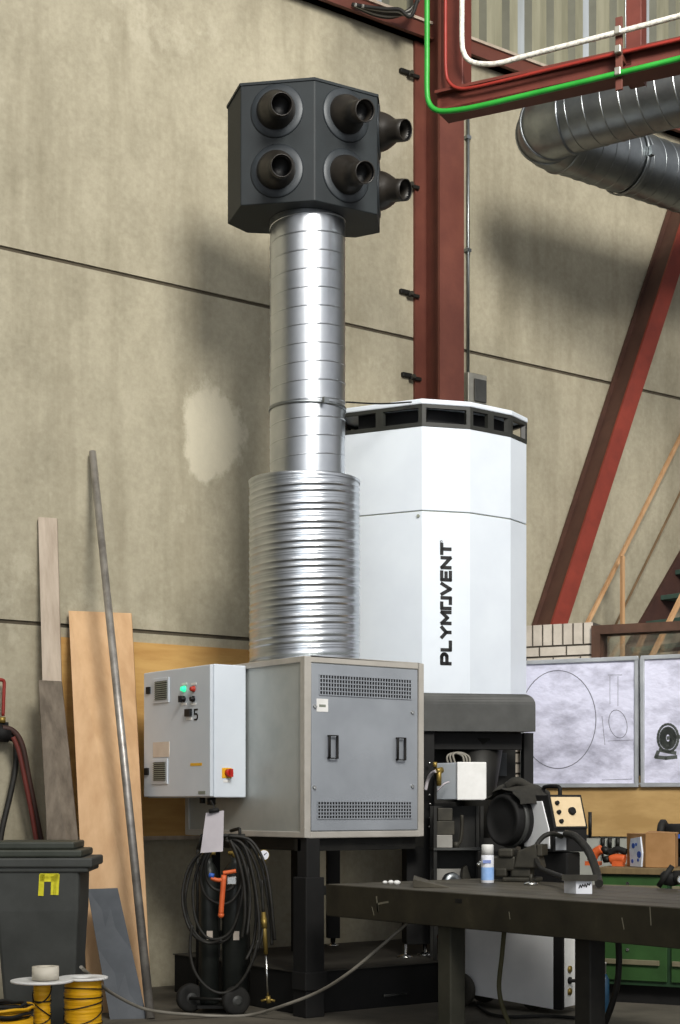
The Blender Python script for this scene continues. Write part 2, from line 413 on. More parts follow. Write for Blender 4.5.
where = ['just under the eave beam', 'level with the lower hood nozzles', 'above the horizontal wall joint', 'just above the top of the white tower']
for (px, py), w in zip(((410, 72), (410, 183), (410, 292), (412, 375)), where):
    c = onY(px, py, YW-.03); t = thing('wall_clip', 'small dark clip left of the column, '+w, 'clip', (c.x, c.y, c.z-.05), 'clips holding the wall panels to the column')
    mb = MB(); mb.box(c.x-.10, c.x+.0, YW-.035, YW-.001, c.z-.025, c.z+.012); mb.box(c.x-.03, c.x+.085, YW-.06, YW-.032, c.z-.045, c.z-.015)
    part('plate', mb, M_DK, t, .004)
    mb = MB(); mb.cyl((c.x-.01, YW-.08, c.z-.02), (c.x-.01, YW-.02, c.z-.02), .018, seg=6); part('bolt', mb, M_CAST, t)
p = onY(478, 400, YW-.06)
bx0, bz0, bz1 = onY(468, 400, YW-.12).x, onY(475, 403, YW-.12).z, onY(475, 373, YW-.12).z; bx1 = onY(487, 400, YW-.12).x
t = thing('junction_box', 'small metal junction box on the wall right of the column', 'junction box', ((bx0+bx1)/2, YW-.06, bz0))
mb = MB(); mb.box(bx0, bx1, YW-.12, YW-.001, bz0, bz1); part('housing', mb, M_SIGN, t, .008)
mb = MB(); mb.box(bx0+.07, bx1-.015, YW-.135, YW-.12, bz0+.015, bz1-.05); part('cover', mb, M_CHAR, t, .006)
mb = MB(); mb.cyl((bx0+.055, YW-.06, bz0-.03), (bx0+.055, YW-.06, bz0), .02); part('gland', mb, M_BRASS, t)
mb = MB(); q = onY(471, 200, YW-.03); mb.cyl((bx0+.08, YW-.03, bz1-.002), (bx0+.08, YW-.03, 7.99), .013, seg=10)
for z in (5.2, 6.3, 7.3): mb.box(bx0+.055, bx0+.105, YW-.045, YW, z, z+.03)
solo('wall_conduit', mb, M_GALV2, 'thin grey conduit running straight up the wall from the junction box', 'conduit')

# ================================================================== RED SERVICE ARM, PIPES, OVERHEAD DUCT
T0 = 11.2; TH = -27
c0 = at(440, 100, T0); JX = dirv(TH); JN = dirv(TH-90)           # JN towards the camera
def onJ(px, py, off=0): return onplane(px, py, c0+JN*off, JN)
a_top, a_bot = onJ(463, 88), onJ(440, 113)
FJ = fr(V((c0.x, c0.y, 0)), rz(TH)); Ji = FJ.inverted()
xl = (Ji @ onJ(440, 60)).x; xr = (Ji @ onJ(463, 60)).x; zb = (Ji @ onJ(440, 112)).z; zt2 = (Ji @ onJ(470, 86)).z
t = thing('service_arm', 'red steel frame arm hanging at top right over the workshop', 'steel frame', tuple(FJ @ V((0, 0, zb))))
mb = MB(); mb.box(xl, xr, 0, .16, zb+.02, 9.5, FJ); part('hanger', mb, M_RED, t, .008)
mb = MB(); mb.box(xl-.02, 4.5, 0.0, .02, zb, zt2, FJ); mb.box(xl-.02, 4.5, .0, .20, zb, zb+.02, FJ); mb.box(xl-.02, 4.5, -.05, .20, zt2-.02, zt2, FJ)
part('beam', mb, M_RED, t, .004)
h0, h1 = (Ji @ onJ(642, 20, -.6)).x, (Ji @ onJ(657, 20, -.6)).x
mb = MB(); mb.box(h0, h1, .22, .34, zt2-.1, 9.5, FJ); mb.box(h0, h1, .0, .34, zt2-.1, zt2-.02, FJ); part('rear_hanger', mb, M_RED, t, .004)
s0, s1 = (Ji @ onJ(615.5, 50, .08)).x, (Ji @ onJ(622.5, 50, .08)).x
zs0, zs1 = (Ji @ onJ(619, 90, .08)).z, (Ji @ onJ(619, 17, .08)).z
mb = MB(); mb.box(s0, s1, -.085, -.065, zs0, zs1, FJ); mb.box(s0, s1, -.07, 0, zb+.05, zb+.09, FJ); strap = part('strap', mb, M_BROWN, t, .003)
for py in (32, 51, 73):
    c = Ji @ onJ(619, py, .09); mb = MB(); mb.box(c.x-.022, c.x+.022, -.13, -.085, c.z-.026, c.z+.026, FJ); part('pipe_clamp', mb, M_SIGN, strap, .006)
def jpipe(name, pts, r, m, off, label, cat):
    mb = MB(); mb.tube([onJ(x, y, off) for x, y in pts], r, 12, 8); return solo(name, mb, m, label, cat)
jpipe('green_pipe', [(427, -40), (427, 0), (427, 60), (427, 90), (429, 103), (436, 110), (448, 111), (475, 107), (540, 92), (620, 73), (690, 56), (760, 39)], .019, M_GREEN, .11,
      'bright green pipe bending under the red steel arm at top right', 'pipe')
jpipe('red_pipe', [(445.5, -40), (445.5, 0), (445.5, 50), (446, 72), (449, 82), (457, 88), (470, 88), (500, 81.5), (560, 67), (620, 53), (690, 37), (760, 20)], .012, M_REDP, .06,
      'thin red pipe hugging the inner corner of the red steel arm', 'pipe')
jpipe('white_pipe', [(462, -40), (462, 0), (462, 40), (464, 53), (470, 61), (482, 64), (500, 63), (530, 55), (619, 32), (690, 13), (760, -6)], .018, M_WPIPE, .11,
      'scuffed white pipe bending inside the red steel arm at top right', 'pipe')

TD = 13.0; RD = .262
k0 = at(532, 129, TD); d2 = V((1, 0, 0)); d1 = dirv(-34)
t = thing('overhead_duct', 'large galvanised spiral duct with an elbow high at top right', 'duct', (k0.x, k0.y, k0.z-RD))
sl = [(0, RD), (.42, RD), (.45, RD+.007), (.5, RD+.007), (.53, RD), (1.0, RD)]
e1 = k0+d1*.34; e2 = k0+d2*.34
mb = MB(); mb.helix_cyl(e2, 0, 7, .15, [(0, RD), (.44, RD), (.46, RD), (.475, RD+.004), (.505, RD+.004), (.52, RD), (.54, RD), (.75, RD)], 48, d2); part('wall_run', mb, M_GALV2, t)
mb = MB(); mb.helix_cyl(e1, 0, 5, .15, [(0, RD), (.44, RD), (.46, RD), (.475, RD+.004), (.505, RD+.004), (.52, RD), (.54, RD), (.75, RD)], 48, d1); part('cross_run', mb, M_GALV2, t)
# segmented elbow
mb = MB(); pts = []
for i in range(6):
    f = i/5; pts.append((e1*(1-f)**2+k0*2*f*(1-f)+e2*f*f))
mb.smooth = True
rings = []
for i, p in enumerate(pts):
    dd = (pts[min(i+1, 5)]-pts[max(i-1, 0)]).normalized()
    if i == 0: dd = -d1
    if i == 5: dd = d2
    u = dd.cross(UP).normalized(); rings.append(mb.verts([p+(u*math.cos(2*PI*k/40)+UP*math.sin(2*PI*k/40))*(RD+.004) for k in range(40)]))
for A, B in zip(rings, rings[1:]):
    for k in range(40): mb.face([A[k], A[(k+1) % 40], B[(k+1) % 40], B[k]])
for i in (0, 2, 3, 5):
    p = pts[i]; dd = -d1 if i == 0 else d2 if i == 5 else (pts[i+1]-pts[i-1]).normalized()
    mb.lathe(p-dd*.012, dd, [(0, RD+.003), (.004, RD+.014), (.02, RD+.014), (.024, RD+.003)], 40, caps=False)
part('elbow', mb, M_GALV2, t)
mb = MB(); q = e2+d2*.75; mb.lathe(q-d2*.02, d2, [(0, RD+.008), (0, RD+.02), (.04, RD+.02), (.04, RD+.008)], 40, caps=False)
mb.cyl(q+UP*RD, (q.x, q.y, 9.6), .008, seg=8); mb.box(q.x-.02, q.x+.02, q.y-.32, q.y-.26, q.z-.05, q.z+.03)
part('hanger_ring', mb, M_GALV2, t)

t = thing('cable_bundle', 'tangled dark cable bundle hanging on the eave beam left of the column', 'cable bundle', tuple(onY(395, 22, YW-.2)))
for k in range(6):
    mb = MB(); o_ = 2.5*k
    mb.tube([onY(352+o_, 4+k*.5, YW-.16-.02*k), onY(372+o_, 14-k, YW-.2-.02*k), onY(392+o_*.6, 17-1.5*k, YW-.22-.02*k), onY(412, 8+k*1.5, YW-.26-.02*k), onY(422, -6-3*k, YW-.26-.02*k)], .016, 8, 5); part('cable', mb, M_GREYB if k in (1, 4) else M_HOSE, t)

# ================================================================== BLACK PLINTH
t = thing('steel_plinth', 'long black steel plinth on the floor under the grey cabinet and white tower', 'plinth', (7.5, 9.7, 0))
mb = MB(); mb.box(6.13, 8.6, 8.72, YW-.38, 0, .28); part('base', mb, M_BLACK, t, .006)
mb = MB(); mb.box(6.12, 8.61, 8.71, YW-.375, .28, .287); part('deck', mb, mat('plinth_deck', '#2e2c27', '#3d3a33', .7, scale=5, detail=6), t)
mb = MB(); a, b = onY(384, 996, 8.70), onY(407, 995, 8.70); mb.box(a.x, b.x, 8.70, 8.72, a.z-.005, a.z+.01); part('pocket_lip', mb, M_CHROME, t)

# ================================================================== FAN CABINET ON STAND
X0, X1, Y0, Y1 = 6.06, onY(424, 750, 8.58).x, 8.58, 10.1
ZT, ZB = onY(303, 655.5, Y0).z, onY(303, 838, Y0).z
t = thing('cabinet_stand', 'black steel stand with square legs carrying the grey fan cabinet', 'stand', (X0+.06, Y0+.06, 0))
mb = MB()
for y in (Y0+.07, Y1-.15): mb.box(X0+.1, X1-.02, y, y+.08, ZB-.09, ZB-.002)
for x in (X0+.1, X1-.10): mb.box(x, x+.08, Y0+.07, Y1-.07, ZB-.09, ZB-.002)
mb.box(X0+.02, X0+.10, Y0+.07, Y0+.15, ZB-.09, ZB-.002)
mb.box(X1-.1, 7.42, 9.0, 9.08, ZB-.09, ZB-.002)
part('top_frame', mb, M_DK, t, .004)
mb = MB(); mb.box(X0+.02, X0+.13, Y0+.005, Y0+.115, 0, ZB-.002); mb.box(X0-.0, X0+.15, Y0-.015, Y0+.135, 0, ZB-.26); mb.box(X0-.015, X0+.165, Y0-.03, Y0+.128, .18, .30)
part('leg', mb, M_BLACK, t, .006)
mb = MB(); mb.box(X0+.1, X0+.2, Y1-.17, Y1-.07, .288, ZB-.09); part('leg', mb, M_BLACK, t, .006)
mb = MB(); mb.box(X1-.12, X1-.02, Y1-.17, Y1-.07, .288, ZB-.09); part('leg', mb, M_BLACK, t, .006)
mb = MB(); mb.box(X0+.151, 7.36, Y0+.06, Y0+.11, .80, .86); part('rail', mb, M_DK, t, .004)

t = thing('fan_cabinet', 'square grey sheet-metal fan cabinet with two louvres and two black handles', 'cabinet', ((X0+X1)/2, (Y0+Y1)/2, ZB))
mb = MB(); mb.box(X0+.012, X1-.012, Y0+.012, Y1-.012, ZB+.01, ZT-.01); part('body', mb, M_STEELP, t)
fw = .05
mb = MB()
for x in (X0, X1-fw):
    for y in (Y0, Y1-fw): mb.box(x, x+fw, y, y+fw, ZB, ZT)
for z in (ZB, ZT-fw*.8):
    for y in (Y0, Y1-fw): mb.box(X0+fw, X1-fw, y, y+fw, z, z+fw*.8)
    for x in (X0, X1-fw): mb.box(x, x+fw, Y0+fw, Y1-fw, z, z+fw*.8)
part('frame', mb, M_PROF, t, .004)
dx0, dx1, dz0, dz1 = X0+fw+.006, X1-fw-.006, ZB+fw*.8+.006, ZT-fw*.8-.006
mb = MB(); mb.box(dx0, dx1, Y0+.001, Y0+.02, dz0, dz1); door = part('door', mb, M_DOORP, t, .003)
for (a, b, c, d_) in ((319.5, 411, 677, 698), (317.5, 411, 801, 819)):
    p = onY(a, (c+d_)/2, Y0); q = onY(b, (c+d_)/2, Y0); hh = (d_-c)/2*10.8/1600
    zc = (p.z+q.z)/2 if c > 700 else onY(365, 687, Y0).z
    mb = MB(); mb.box(p.x, q.x, Y0-.001, Y0+.001, zc-hh, zc+hh)
    mb.mi = 1
    for k in range(6):
        z = zc-hh+.004+k*(2*hh-.008)/5; mb.box(p.x, q.x, Y0-.006, Y0-.001, z-.0035, z+.0035)
    nb = 34
    for k in range(nb+1):
        x = p.x+(q.x-p.x)*k/nb; mb.box(x-.004, x+.004, Y0-.0045, Y0-.001, zc-hh, zc+hh)
    part('louvre', mb, [M_INK, M_DOORP], door)
for px, py in ((331.5, 747), (399.5, 749)):
    c = onY(px, py, Y0); mb = MB(); w, hh = .032, .075
    mb.tube([(c.x-w, Y0-.022, c.z-hh), (c.x+w, Y0-.022, c.z-hh), (c.x+w, Y0-.022, c.z+hh), (c.x-w, Y0-.022, c.z+hh)], .0095, 8, 0, closed=True)
    mb.box(c.x-w, c.x-w+.012, Y0-.022, Y0+.001, c.z-hh-.004, c.z-hh+.008); mb.box(c.x-w, c.x-w+.012, Y0-.022, Y0+.001, c.z+hh-.008, c.z+hh+.004)
    part('handle', mb, M_BLACK, door)
for px, py in ((314.5, 706), (416-4, 712), (314, 787), (412, 786)):
    c = onY(px, py, Y0); mb = MB(); mb.cyl((c.x, Y0-.008, c.z), (c.x, Y0+.002, c.z), .011, seg=10); mb.box(c.x-.002, c.x+.012, Y0-.012, Y0-.006, c.z-.014, c.z+.002); part('latch', mb, M_CHROME, door)
a, b = onY(316.5, 698.5, Y0), onY(328, 712, Y0); mb = MB(); mb.box(a.x, b.x, Y0-.002, Y0+.001, b.z, a.z); st = part('sticker', mb, M_FLANGE, door)
mb = MB(); mb.box(a.x+.02, b.x-.02, Y0-.003, Y0-.002, (a.z+b.z)/2-.012, (a.z+b.z)/2+.005); part('print', mb, M_VENTG, st)

# control cabinet on the left face
CXf, CYs = 5.77, 9.28
CY1 = onX(144, 730, CXf).y; CZT = onX(210, 663.5, CXf).z; CZB = onX(210, 797.5, CXf).z
t = thing('control_cabinet', 'light grey electrical control cabinet with push buttons and red rotary switch, numbered 5', 'electrical cabinet', (5.92, 9.7, CZB))
mb = MB(); mb.box(CXf+.03, X0-.001, CYs, CY1, CZB, CZT); part('body', mb, M_WHITE, t, .008)
mb = MB(); mb.box(CXf, CXf+.028, CYs+.004, CY1+.004, CZB+.006, CZT-.006); door = part('door', mb, M_CTRL, t, .006)
def cpl(name, a, b, c, d, th, m, par, bv=0):  # plate on the control cabinet door, px a..b, py c..d
    p = onX((a+b)/2, (c+d)/2, CXf); l = onX(a, (c+d)/2, CXf); r = onX(b, (c+d)/2, CXf); k = abs(p.dot(FW))/FL
    hz = (d-c)/2*k; mb = MB(); mb.box(CXf-th, CXf+.002, r.y, l.y, p.z-hz, p.z+hz); return part(name, mb, m, par, bv), l.y, r.y, p.z, hz
for a, b, c, d_ in ((154, 169.5, 678, 703), (152.5, 168, 759, 784)):
    v, yl, yr, zc, hz = cpl('vent', a, b, c, d_, .008, M_CTRL, door, .002)
    mb = MB(); mb.box(CXf-.009, CXf-.007, yr+.02, yl-.03, zc-hz+.022, zc+hz-.022); mb.mi = 1
    for k in range(9): z = zc-hz+.03+k*(2*hz-.06)/8; mb.box(CXf-.016, CXf-.008, yr+.02, yl-.03, z-.004, z+.003)
    part('grille', mb, [M_DK, M_VENTG], v)
cpl('hinge', 147, 150.6, 687, 694, .012, M_BLACK, door, .003); cpl('hinge', 145.2, 149, 768, 775, .012, M_BLACK, door, .003)
cpl('name_plate', 153.5, 169.5, 742, 757, .004, M_TAG, door)
cpl('yellow_sticker', 190.5, 202, 763, 765.8, .002, M_YPLATE, door); cpl('badge', 198.5, 205.5, 791, 794, .003, M_VENTG, door)
for px, py, m, nm in ((184.5, 689, M_LEDG, 'green_lamp'), (194, 689, M_LEDR, 'red_lamp'), (184.2, 699, M_INK, 'selector'), (193.6, 699, M_INK, 'push_button')):
    c = onX(px, py, CXf); mb = MB(); mb.lathe(c+V((.001, 0, 0)), V((-1, 0, 0)), [(0, .022), (.01, .022), (.011, .017), (.028, .016), (.032, .010)], 16)
    if nm == 'selector': mb.box(c.x-.045, c.x-.02, c.y-.008, c.y+.008, c.z-.025, c.z+.02)
    part(nm, mb, m, door)
    cpl('button_tag', px-2.6, px+2.6, py-6.2 if py < 695 else py+4, py-4 if py < 695 else py+6.2, .003, M_FLANGE, door)
k, yl, yr, zc, hz = cpl('key_switch', 186.5, 192, 709, 716.5, .02, M_INK, door, .003)
cpl('button_tag', 186.5, 192, 717.5, 720, .003, M_FLANGE, door)
# painted 5
c = onX(196.2, 714.5, CXf); mb = MB(); w, hh = .019, .034
five = [[(w, hh), (-w, hh), (-w, .004), (w*.4, .004), (w, -.006), (w, -hh+.01), (w*.4, -hh), (-w, -hh)]]
mb.strokes(five, .011, V((CXf-.001, c.y, c.z)), V((0, -1, 0)), UP, V((-1, 0, 0)), .002); part('number', mb, M_INK, door)
c = onY(227, 773, CYs); mb = MB(); mb.box(c.x-.042, c.x+.036, CYs-.006, CYs+.002, c.z-.035, c.z+.035); pl = part('switch_plate', mb, M_YPLATE, t, .003)
mb = MB(); mb.lathe(V((c.x+.005, CYs-.002, c.z)), V((0, -1, 0)), [(0, .028), (.03, .027), (.035, .024)], 20); mb.box(c.x-.006, c.x+.016, CYs-.055, CYs-.03, c.z-.028, c.z+.028); part('rotary_knob', mb, M_REDK, pl)
mb = MB(); mb.box(c.x-.03, c.x+.025, CYs-.004, CYs+.002, c.z-.065, c.z-.048); part('switch_tag', mb, M_FLANGE, t)
g = onX(209, 803, 5.9)
mb = MB(); mb.cyl((5.92, g.y, CZB-.05), (5.92, g.y, CZB), .03); part('cable_gland', mb, M_DK, t)
mb = MB(); mb.cyl((5.92, g.y+.12, CZB-.04), (5.92, g.y+.12, CZB), .02); part('cable_gland', mb, M_DK, t)

# ================================================================== SILENCER, SPIRAL DUCT, NOZZLE HOOD
DC = at(304.5, 805, 11.3); DC.z = 0
RS = 55*11.3/1600; RDU = 37.6*11.3/1600
ZS = 1.4+(805-482)*11.3/1600
t = thing('duct_silencer', 'wide ribbed galvanised duct section standing on the grey cabinet', 'duct silencer', (DC.x, DC.y, ZT+.002))
pf = []
def bump(f0, w, h):
    for i in range(7): a = i/6; pf.append((f0+w*a, RS+h*math.sin(PI*a)))
bump(.08, .14, .0045); bump(.42, .14, .0045); pf += [(.78, RS), (.82, RS+.002), (.86, RS-.004), (.9, RS+.002), (.93, RS)]
mb = MB(); mb.helix_cyl(DC, ZT+.002, ZS-.01, .129, pf, 72); part('shell', mb, M_GALV, t)
mb = MB(); mb.lathe(V((DC.x, DC.y, ZS-.02)), UP, [(0, RS+.004), (.02, RS+.008), (.024, RS), (.024, RDU+.01)], 64, caps=False); part('top_rim', mb, M_GALV, t)

ZH0 = 1.4+(805-200.5)*10.9/1600; ZH1 = 1.4+(805-78.5)*10.9/1600
DD = at(307.5, 805, 11.3); DD.z = 0
t = thing('spiral_duct', 'tall smooth galvanised spiral duct between the ribbed section and the black hood', 'duct', (DD.x, DD.y, ZS))
spf = [(.0, RDU), (.44, RDU), (.455, RDU), (.47, RDU+.003), (.50, RDU+.003), (.515, RDU), (.53, RDU), (.75, RDU)]
mb = MB(); mb.helix_cyl(DD, ZS+.004, ZH0-.002, .128, spf, 72); part('shell', mb, M_GALV, t)
zc = 1.4+(805-401.5)*11.05/1600
mb = MB(); mb.lathe(V((DD.x, DD.y, zc-.012)), UP, [(0, RDU+.005), (.001, RDU+.009), (.023, RDU+.009), (.024, RDU+.005)], 64, caps=False)
q = at(325, 401.5, 11.02); mb.box(q.x-.02, q.x+.02, q.y-.02, q.y+.005, zc-.02, zc+.02); part('clamp_band', mb, M_GALV2, t)

VF = at(314.7, 805, 10.9); VF.z = 0
VL = hit(VF, -10+180, 240.6); VR = hit(VF, 31, 377.5)
VL2 = hit(VL, 180-72, 225.4)
VL2 = VL+(VL2-VL)*.85
VR2 = VR+dirv(86)*.36
mid = (VL2+VR2)/2
VB1 = VL2+dirv(55)*.22; VB2 = VR2+dirv(150)*.2
poly = [VF, VR, VR2, VB2, VB1, VL2, VL]
t = thing('nozzle_hood', 'black faceted air outlet box with six round nozzles on top of the duct', 'air outlet hood', (mid.x, mid.y, ZH0))
mb = MB(); mb.prism(poly, ZH0, ZH1); box = part('box', mb, M_HOOD, t, .006)
mb = MB(); mb.prism([p+((p-mid).normalized())*.008 for p in poly], ZH1-.012, ZH1+.006); part('lid_rim', mb, M_HOOD, t)
def nozzle(px, py, p0, th_face, axis_th, tilt, LN=.29):
    n = dirv(th_face-90)
    c = onplane(px, py, p0, n)
    ax = dirv(axis_th-90); ax = (ax*math.cos(math.radians(tilt))-UP*math.sin(math.radians(tilt))).normalized()
    mb = MB(); mb.lathe(c-n*.002, n, [(0, .185), (.006, .185), (.012, .178), (.012, .13)], 40)
    fl = part('nozzle_flange', mb, mat('flange_grey', '#2c3135', '#363b3f', .45, .2), t)
    mb = MB(); pr = []
    for i in range(7): a = i/6*PI/2*.85; pr.append((-.02+.16*math.sin(a)*1.0, .142*math.cos(a)**.8+.0))
    pr = [(-.05, .136)]+[(-.02+.155*i/6, .136-.058*(1-math.cos(i/6*PI/2))) for i in range(7)]+[(.20, .076), (LN, .074), (LN+.002, .068), (LN-.1, .062)]
    mb.lathe(c+n*.005, ax, pr, 32, caps=False)
    nz = part('nozzle', mb, M_HOODN, fl)
    mb = MB(); mb.lathe(c+n*.005+ax*(LN-.12), ax, [(0, .001), (.0, .0655), (.118, .0665)], 24, caps=False)
    part('throat', mb, M_INK, fl)
for py in (111, 171): nozzle(277, py, VF, -10, 9, 15)
for py in (115.4, 175.8): nozzle(345.8, py, VF, 31, 27, 15)
for dz in (132, 191):
    c = VR+dirv(86)*.18
    nn = (c-CAM).dot(FW); pxc = CX+(c-CAM).dot(RT)/nn*FL
    nozzle(pxc, dz, VR, 86, 50, 12, .24)

# ================================================================== WHITE FILTER TOWER
TT = 11.8
v0 = at(422.2, 805, TT); v0.z = 0
v1 = hit(v0, 15, 470); v2 = hit(v1, 38, 510.6); v3 = hit(v2, 58, 526.5)
v7 = hit(v0, 180-27, 338)
v4 = v3+V((.03, .5, 0)); v5 = v4+V((-.42, .42, 0)); v6 = v7+V((.25, .25, 0))
tp = [v0, v1, v2, v3, v4, v5, v6, v7]; tc_ = sum(tp, V())/8
def grow(k): return [p+(p-tc_).normalized()*k for p in tp]
def zt_(py): return 1.4+(805-py)*TT/1600
z_b, z_s, z_w, z_v, z_l = zt_(693), zt_(510.5), zt_(426), zt_(404), zt_(398.5)
t = thing('filter_tower', 'tall white faceted filter tower with black vent ring and vertical black lettering', 'filter unit', (tc_.x, tc_.y, .288))
mb = MB(); mb.prism(tp, z_b, z_s-.004); lower = part('lower_casing', mb, M_WHITE, t, .004)
mb = MB(); mb.prism(grow(-.01), z_s-.006, z_s+.006); part('seam', mb, M_VENTG, t)
mb = MB(); mb.prism(tp, z_s+.004, z_w); part('upper_casing', mb, M_WHITE, t, .004)
mb = MB(); mb.prism(grow(.012), z_v, z_l); part('lid', mb, M_WHITE, t, .01)
# vent ring: posts + rails around, dark core
mb = MB()
gp_ = grow(.004); ip = grow(-.03); n8 = len(tp)
for i in range(n8):
    a, b = gp_[i], gp_[(i+1) % n8]; ai, bi = ip[i], ip[(i+1) % n8]
    for z0, z1 in ((z_w, z_w+.03), (z_v-.025, z_v)):
        mb.hexa([(a.x, a.y, z0), (b.x, b.y, z0), (bi.x, bi.y, z0), (ai.x, ai.y, z0)], [(a.x, a.y, z1), (b.x, b.y, z1), (bi.x, bi.y, z1), (ai.x, ai.y, z1)])
    Ln = (b-a).length; ns = 2 if i == 1 else max(1, round(Ln/.42))
    for k in range(ns+1):
        f0 = min(max(k/ns-.03/Ln, 0), 1); f1 = min(max(k/ns+.03/Ln, 0), 1)
        q = [a.lerp(b, f0), a.lerp(b, f1), ai.lerp(bi, f1), ai.lerp(bi, f0)]
        mb.hexa([(p.x, p.y, z_w+.03) for p in q], [(p.x, p.y, z_v-.025) for p in q])
part('vent_ring', mb, mat('vent_black', '#262723', '#31322e', .5), t)
mb = MB(); mb.prism(grow(-.16), z_w-.002, z_v+.002); part('vent_core', mb, M_INK, t)
# lettering on the facet between v0 and v1, reading upwards
fx = (v1-v0).normalized(); fn = V((fx.y, -fx.x, 0))
base = onplane(452, 665.5, v0, fn); topp = onplane(452, 546, v0, fn); wl = abs((onplane(440, 605, v0, fn)-onplane(452, 605, v0, fn)).dot(fx))
ux = UP; uy = -fx; LEN = topp.z-base.z; o = V((base.x, base.y, base.z))+fn*.0005
def arc(cx, cy, rx, ry, a0, a1, n=10): return [(cx+rx*math.cos(math.radians(a0+(a1-a0)*i/n)), cy+ry*math.sin(math.radians(a0+(a1-a0)*i/n))) for i in range(n+1)]
G = {'P': ([[(0, 0), (0, 1), (.45, 1)]+arc(.5, .7, .28, .3, 90, -90)+[(0, .4)]], .82),
     'L': ([[(0, 1), (0, 0), (.68, 0)]], .72), 'Y': ([[(0, 1), (.42, .48), (.84, 1)], [(.42, .48), (.42, 0)]], .86),
     'M': ([[(0, 0), (0, 1), (.45, .35), (.9, 1), (.9, 0)]], .92),
     'O': ([[(0, 0), (0, .95), (.42, .95)], [(.42, .05), (.84, .05), (.84, 1)], [(.42, .95), (.42, .05)]], .86),
     'V': ([[(0, 1), (.43, 0), (.86, 1)]], .88), 'E': ([[(.66, 1), (0, 1), (0, 0), (.66, 0)], [(0, .5), (.6, .5)]], .7),
     'N': ([[(0, 0), (0, 1), (.8, 0), (.8, 1)]], .82), 'T': ([[(0, 1), (.8, 1)], [(.4, 1), (.4, 0)]], .82)}
tot = sum(G[c][1] for c in 'PLYMOVENT')+8*.3; kx = LEN/tot; x = 0
mb = MB(); lw = .026; hcap = wl-lw
for ch in 'PLYMOVENT':
    ls, w = G[ch]
    if ch == 'O':    # squared open mark in place of the letter
        ls = [[(0, 0), (0, 1), (.46, 1)], [(.40, 0), (.86, 0), (.86, 1)]]
    mb.strokes([[(x+px*kx+lw/2, lw/2+py*hcap) for px, py in l] for l in ls], lw, o, ux, uy, fn, .0015)
    x += (w+.3)*kx
mb.strokes([[(LEN+.028+.008*math.cos(a*PI/5), wl*.9+.008*math.sin(a*PI/5)) for a in range(11)]], .004, o, ux, uy, fn, .0015)
part('lettering', mb, M_INK, lower)
c = onplane(418.5, 516, v0, dirv(-27-90)); mb = MB(); mb.lathe(c, dirv(-117), [(0, .012), (.01, .012)], 10); part('lock', mb, M_VENTG, lower)
# charcoal skirt with a rounded shoulder
s_l = v7+(v7-tc_).normalized()*.03; s0 = v0+fx*(-.01)-V((0, 0, 0))+fn*.015; s1 = hit(s0, 8, 535.5); s2 = s1+V((.05, .62, 0)); s3 = v6+V((0, .02, 0))
z_sk = zt_(731)
sk = [s0, s1, s2, s3, s_l]; sc_ = sum(sk, V())/5; mb = MB(); sm = []
for i in range(7):
    a = i/6*PI/2; sm.append((z_b-.08+.08*math.sin(a), .09*(1-math.cos(a))))
layers = [(z_sk, 0)]+sm; rings = []
for z, ins in layers: rings.append(mb.verts([(p.x-(p-sc_).normalized().x*ins*(1 if j in (1, 2) else .15), p.y-(p-sc_).normalized().y*ins*(1 if j in (1, 2) else .15), z) for j, p in enumerate(sk)]))
for A, B in zip(rings, rings[1:]):
    for k in range(5): mb.face([A[k], A[(k+1) % 5], B[(k+1) % 5], B[k]])
mb.face(rings[0][::-1]); mb.face(rings[-1])
part('skirt', mb, M_CHAR, t)
# stand: posts, rails, back plates, hopper
def post(px, tt, w, d_, z0, z1, nm='post', m=M_BLACK, py=805):
    p = at(px, py, tt); mb = MB(); mb.box(-w/2, w/2, -d_/2, d_/2, z0, z1, fr(V((p.x, p.y, 0)), rz(8))); return part(nm, mb, m, t, .004)
pl = post(418, 11.92, .21, .2, .37, z_sk)
pr = post(527, 12.15, .075, .1, .35, z_sk); post(333, 12.65, .1, .1, .35, z_sk-.1)
post(463, 12.6, .16, .1, .35, z_sk)
p = at(475, 805, 12.0); mb = MB(); mb.box(-.42, .36, 0, .06, z_sk-.13, z_sk-.002, fr(V((p.x, p.y, 0)), rz(8))); part('rail', mb, M_BLACK, t, .004)
mb = MB(); mb.box(-.42, .36, .28, .34, 1.33, 1.42, fr(V((p.x, p.y, 0)), rz(8))); mb.box(-.42, .42, .42, .45, .40, z_sk-.01, fr(V((p.x, p.y, 0)), rz(8)))
part('back_plate', mb, M_DK, t, .004)
mb = MB(); mb.box(-.09, .34, .38, .415, z_sk-.32, z_sk-.14, fr(V((p.x, p.y, 0)), rz(8))); part('grey_plate', mb, mat('plate_grey', '#3b3f42', '#474b4d', .5), t)
mb = MB(); q = at(478, 805, 12.2); mb.lathe(V((q.x, q.y, 1.15)), UP, [(0, .10), (.3, .13), (.75, .2)], 24); part('hopper', mb, M_DK, t)
mb = MB()
for px, py in ((429.5, 763), (429.5, 795), (430, 804), (430, 818), (429.5, 827)):
    c = at(px, py, 11.77); mb.sphere(c, .012, 8, 6)
part('bolt', mb, M_CHROME, pl)
for px, py, tt in ((405, 956, 11.86), (425, 954, 11.9)):
    c = onZ(px, py+1, .289); mb = MB(); mb.lathe(V((c.x, c.y, .288)), UP, [(0, .062), (.008, .06), (.02, .025), (.025, .015), (.095, .015)], 20); part('levelling_foot', mb, M_CHROME, t)
for px, tt in ((527, 12.15), (333, 12.65), (463, 12.6)):
    c = at(px, 805, tt); mb = MB(); mb.lathe(V((c.x, c.y, .288)), UP, [(0, .055), (.008, .053), (.02, .02), (.07, .02)], 16); part('levelling_foot', mb, M_CHROME, t)
mb = MB(); q = at(326, 805, 12.4)
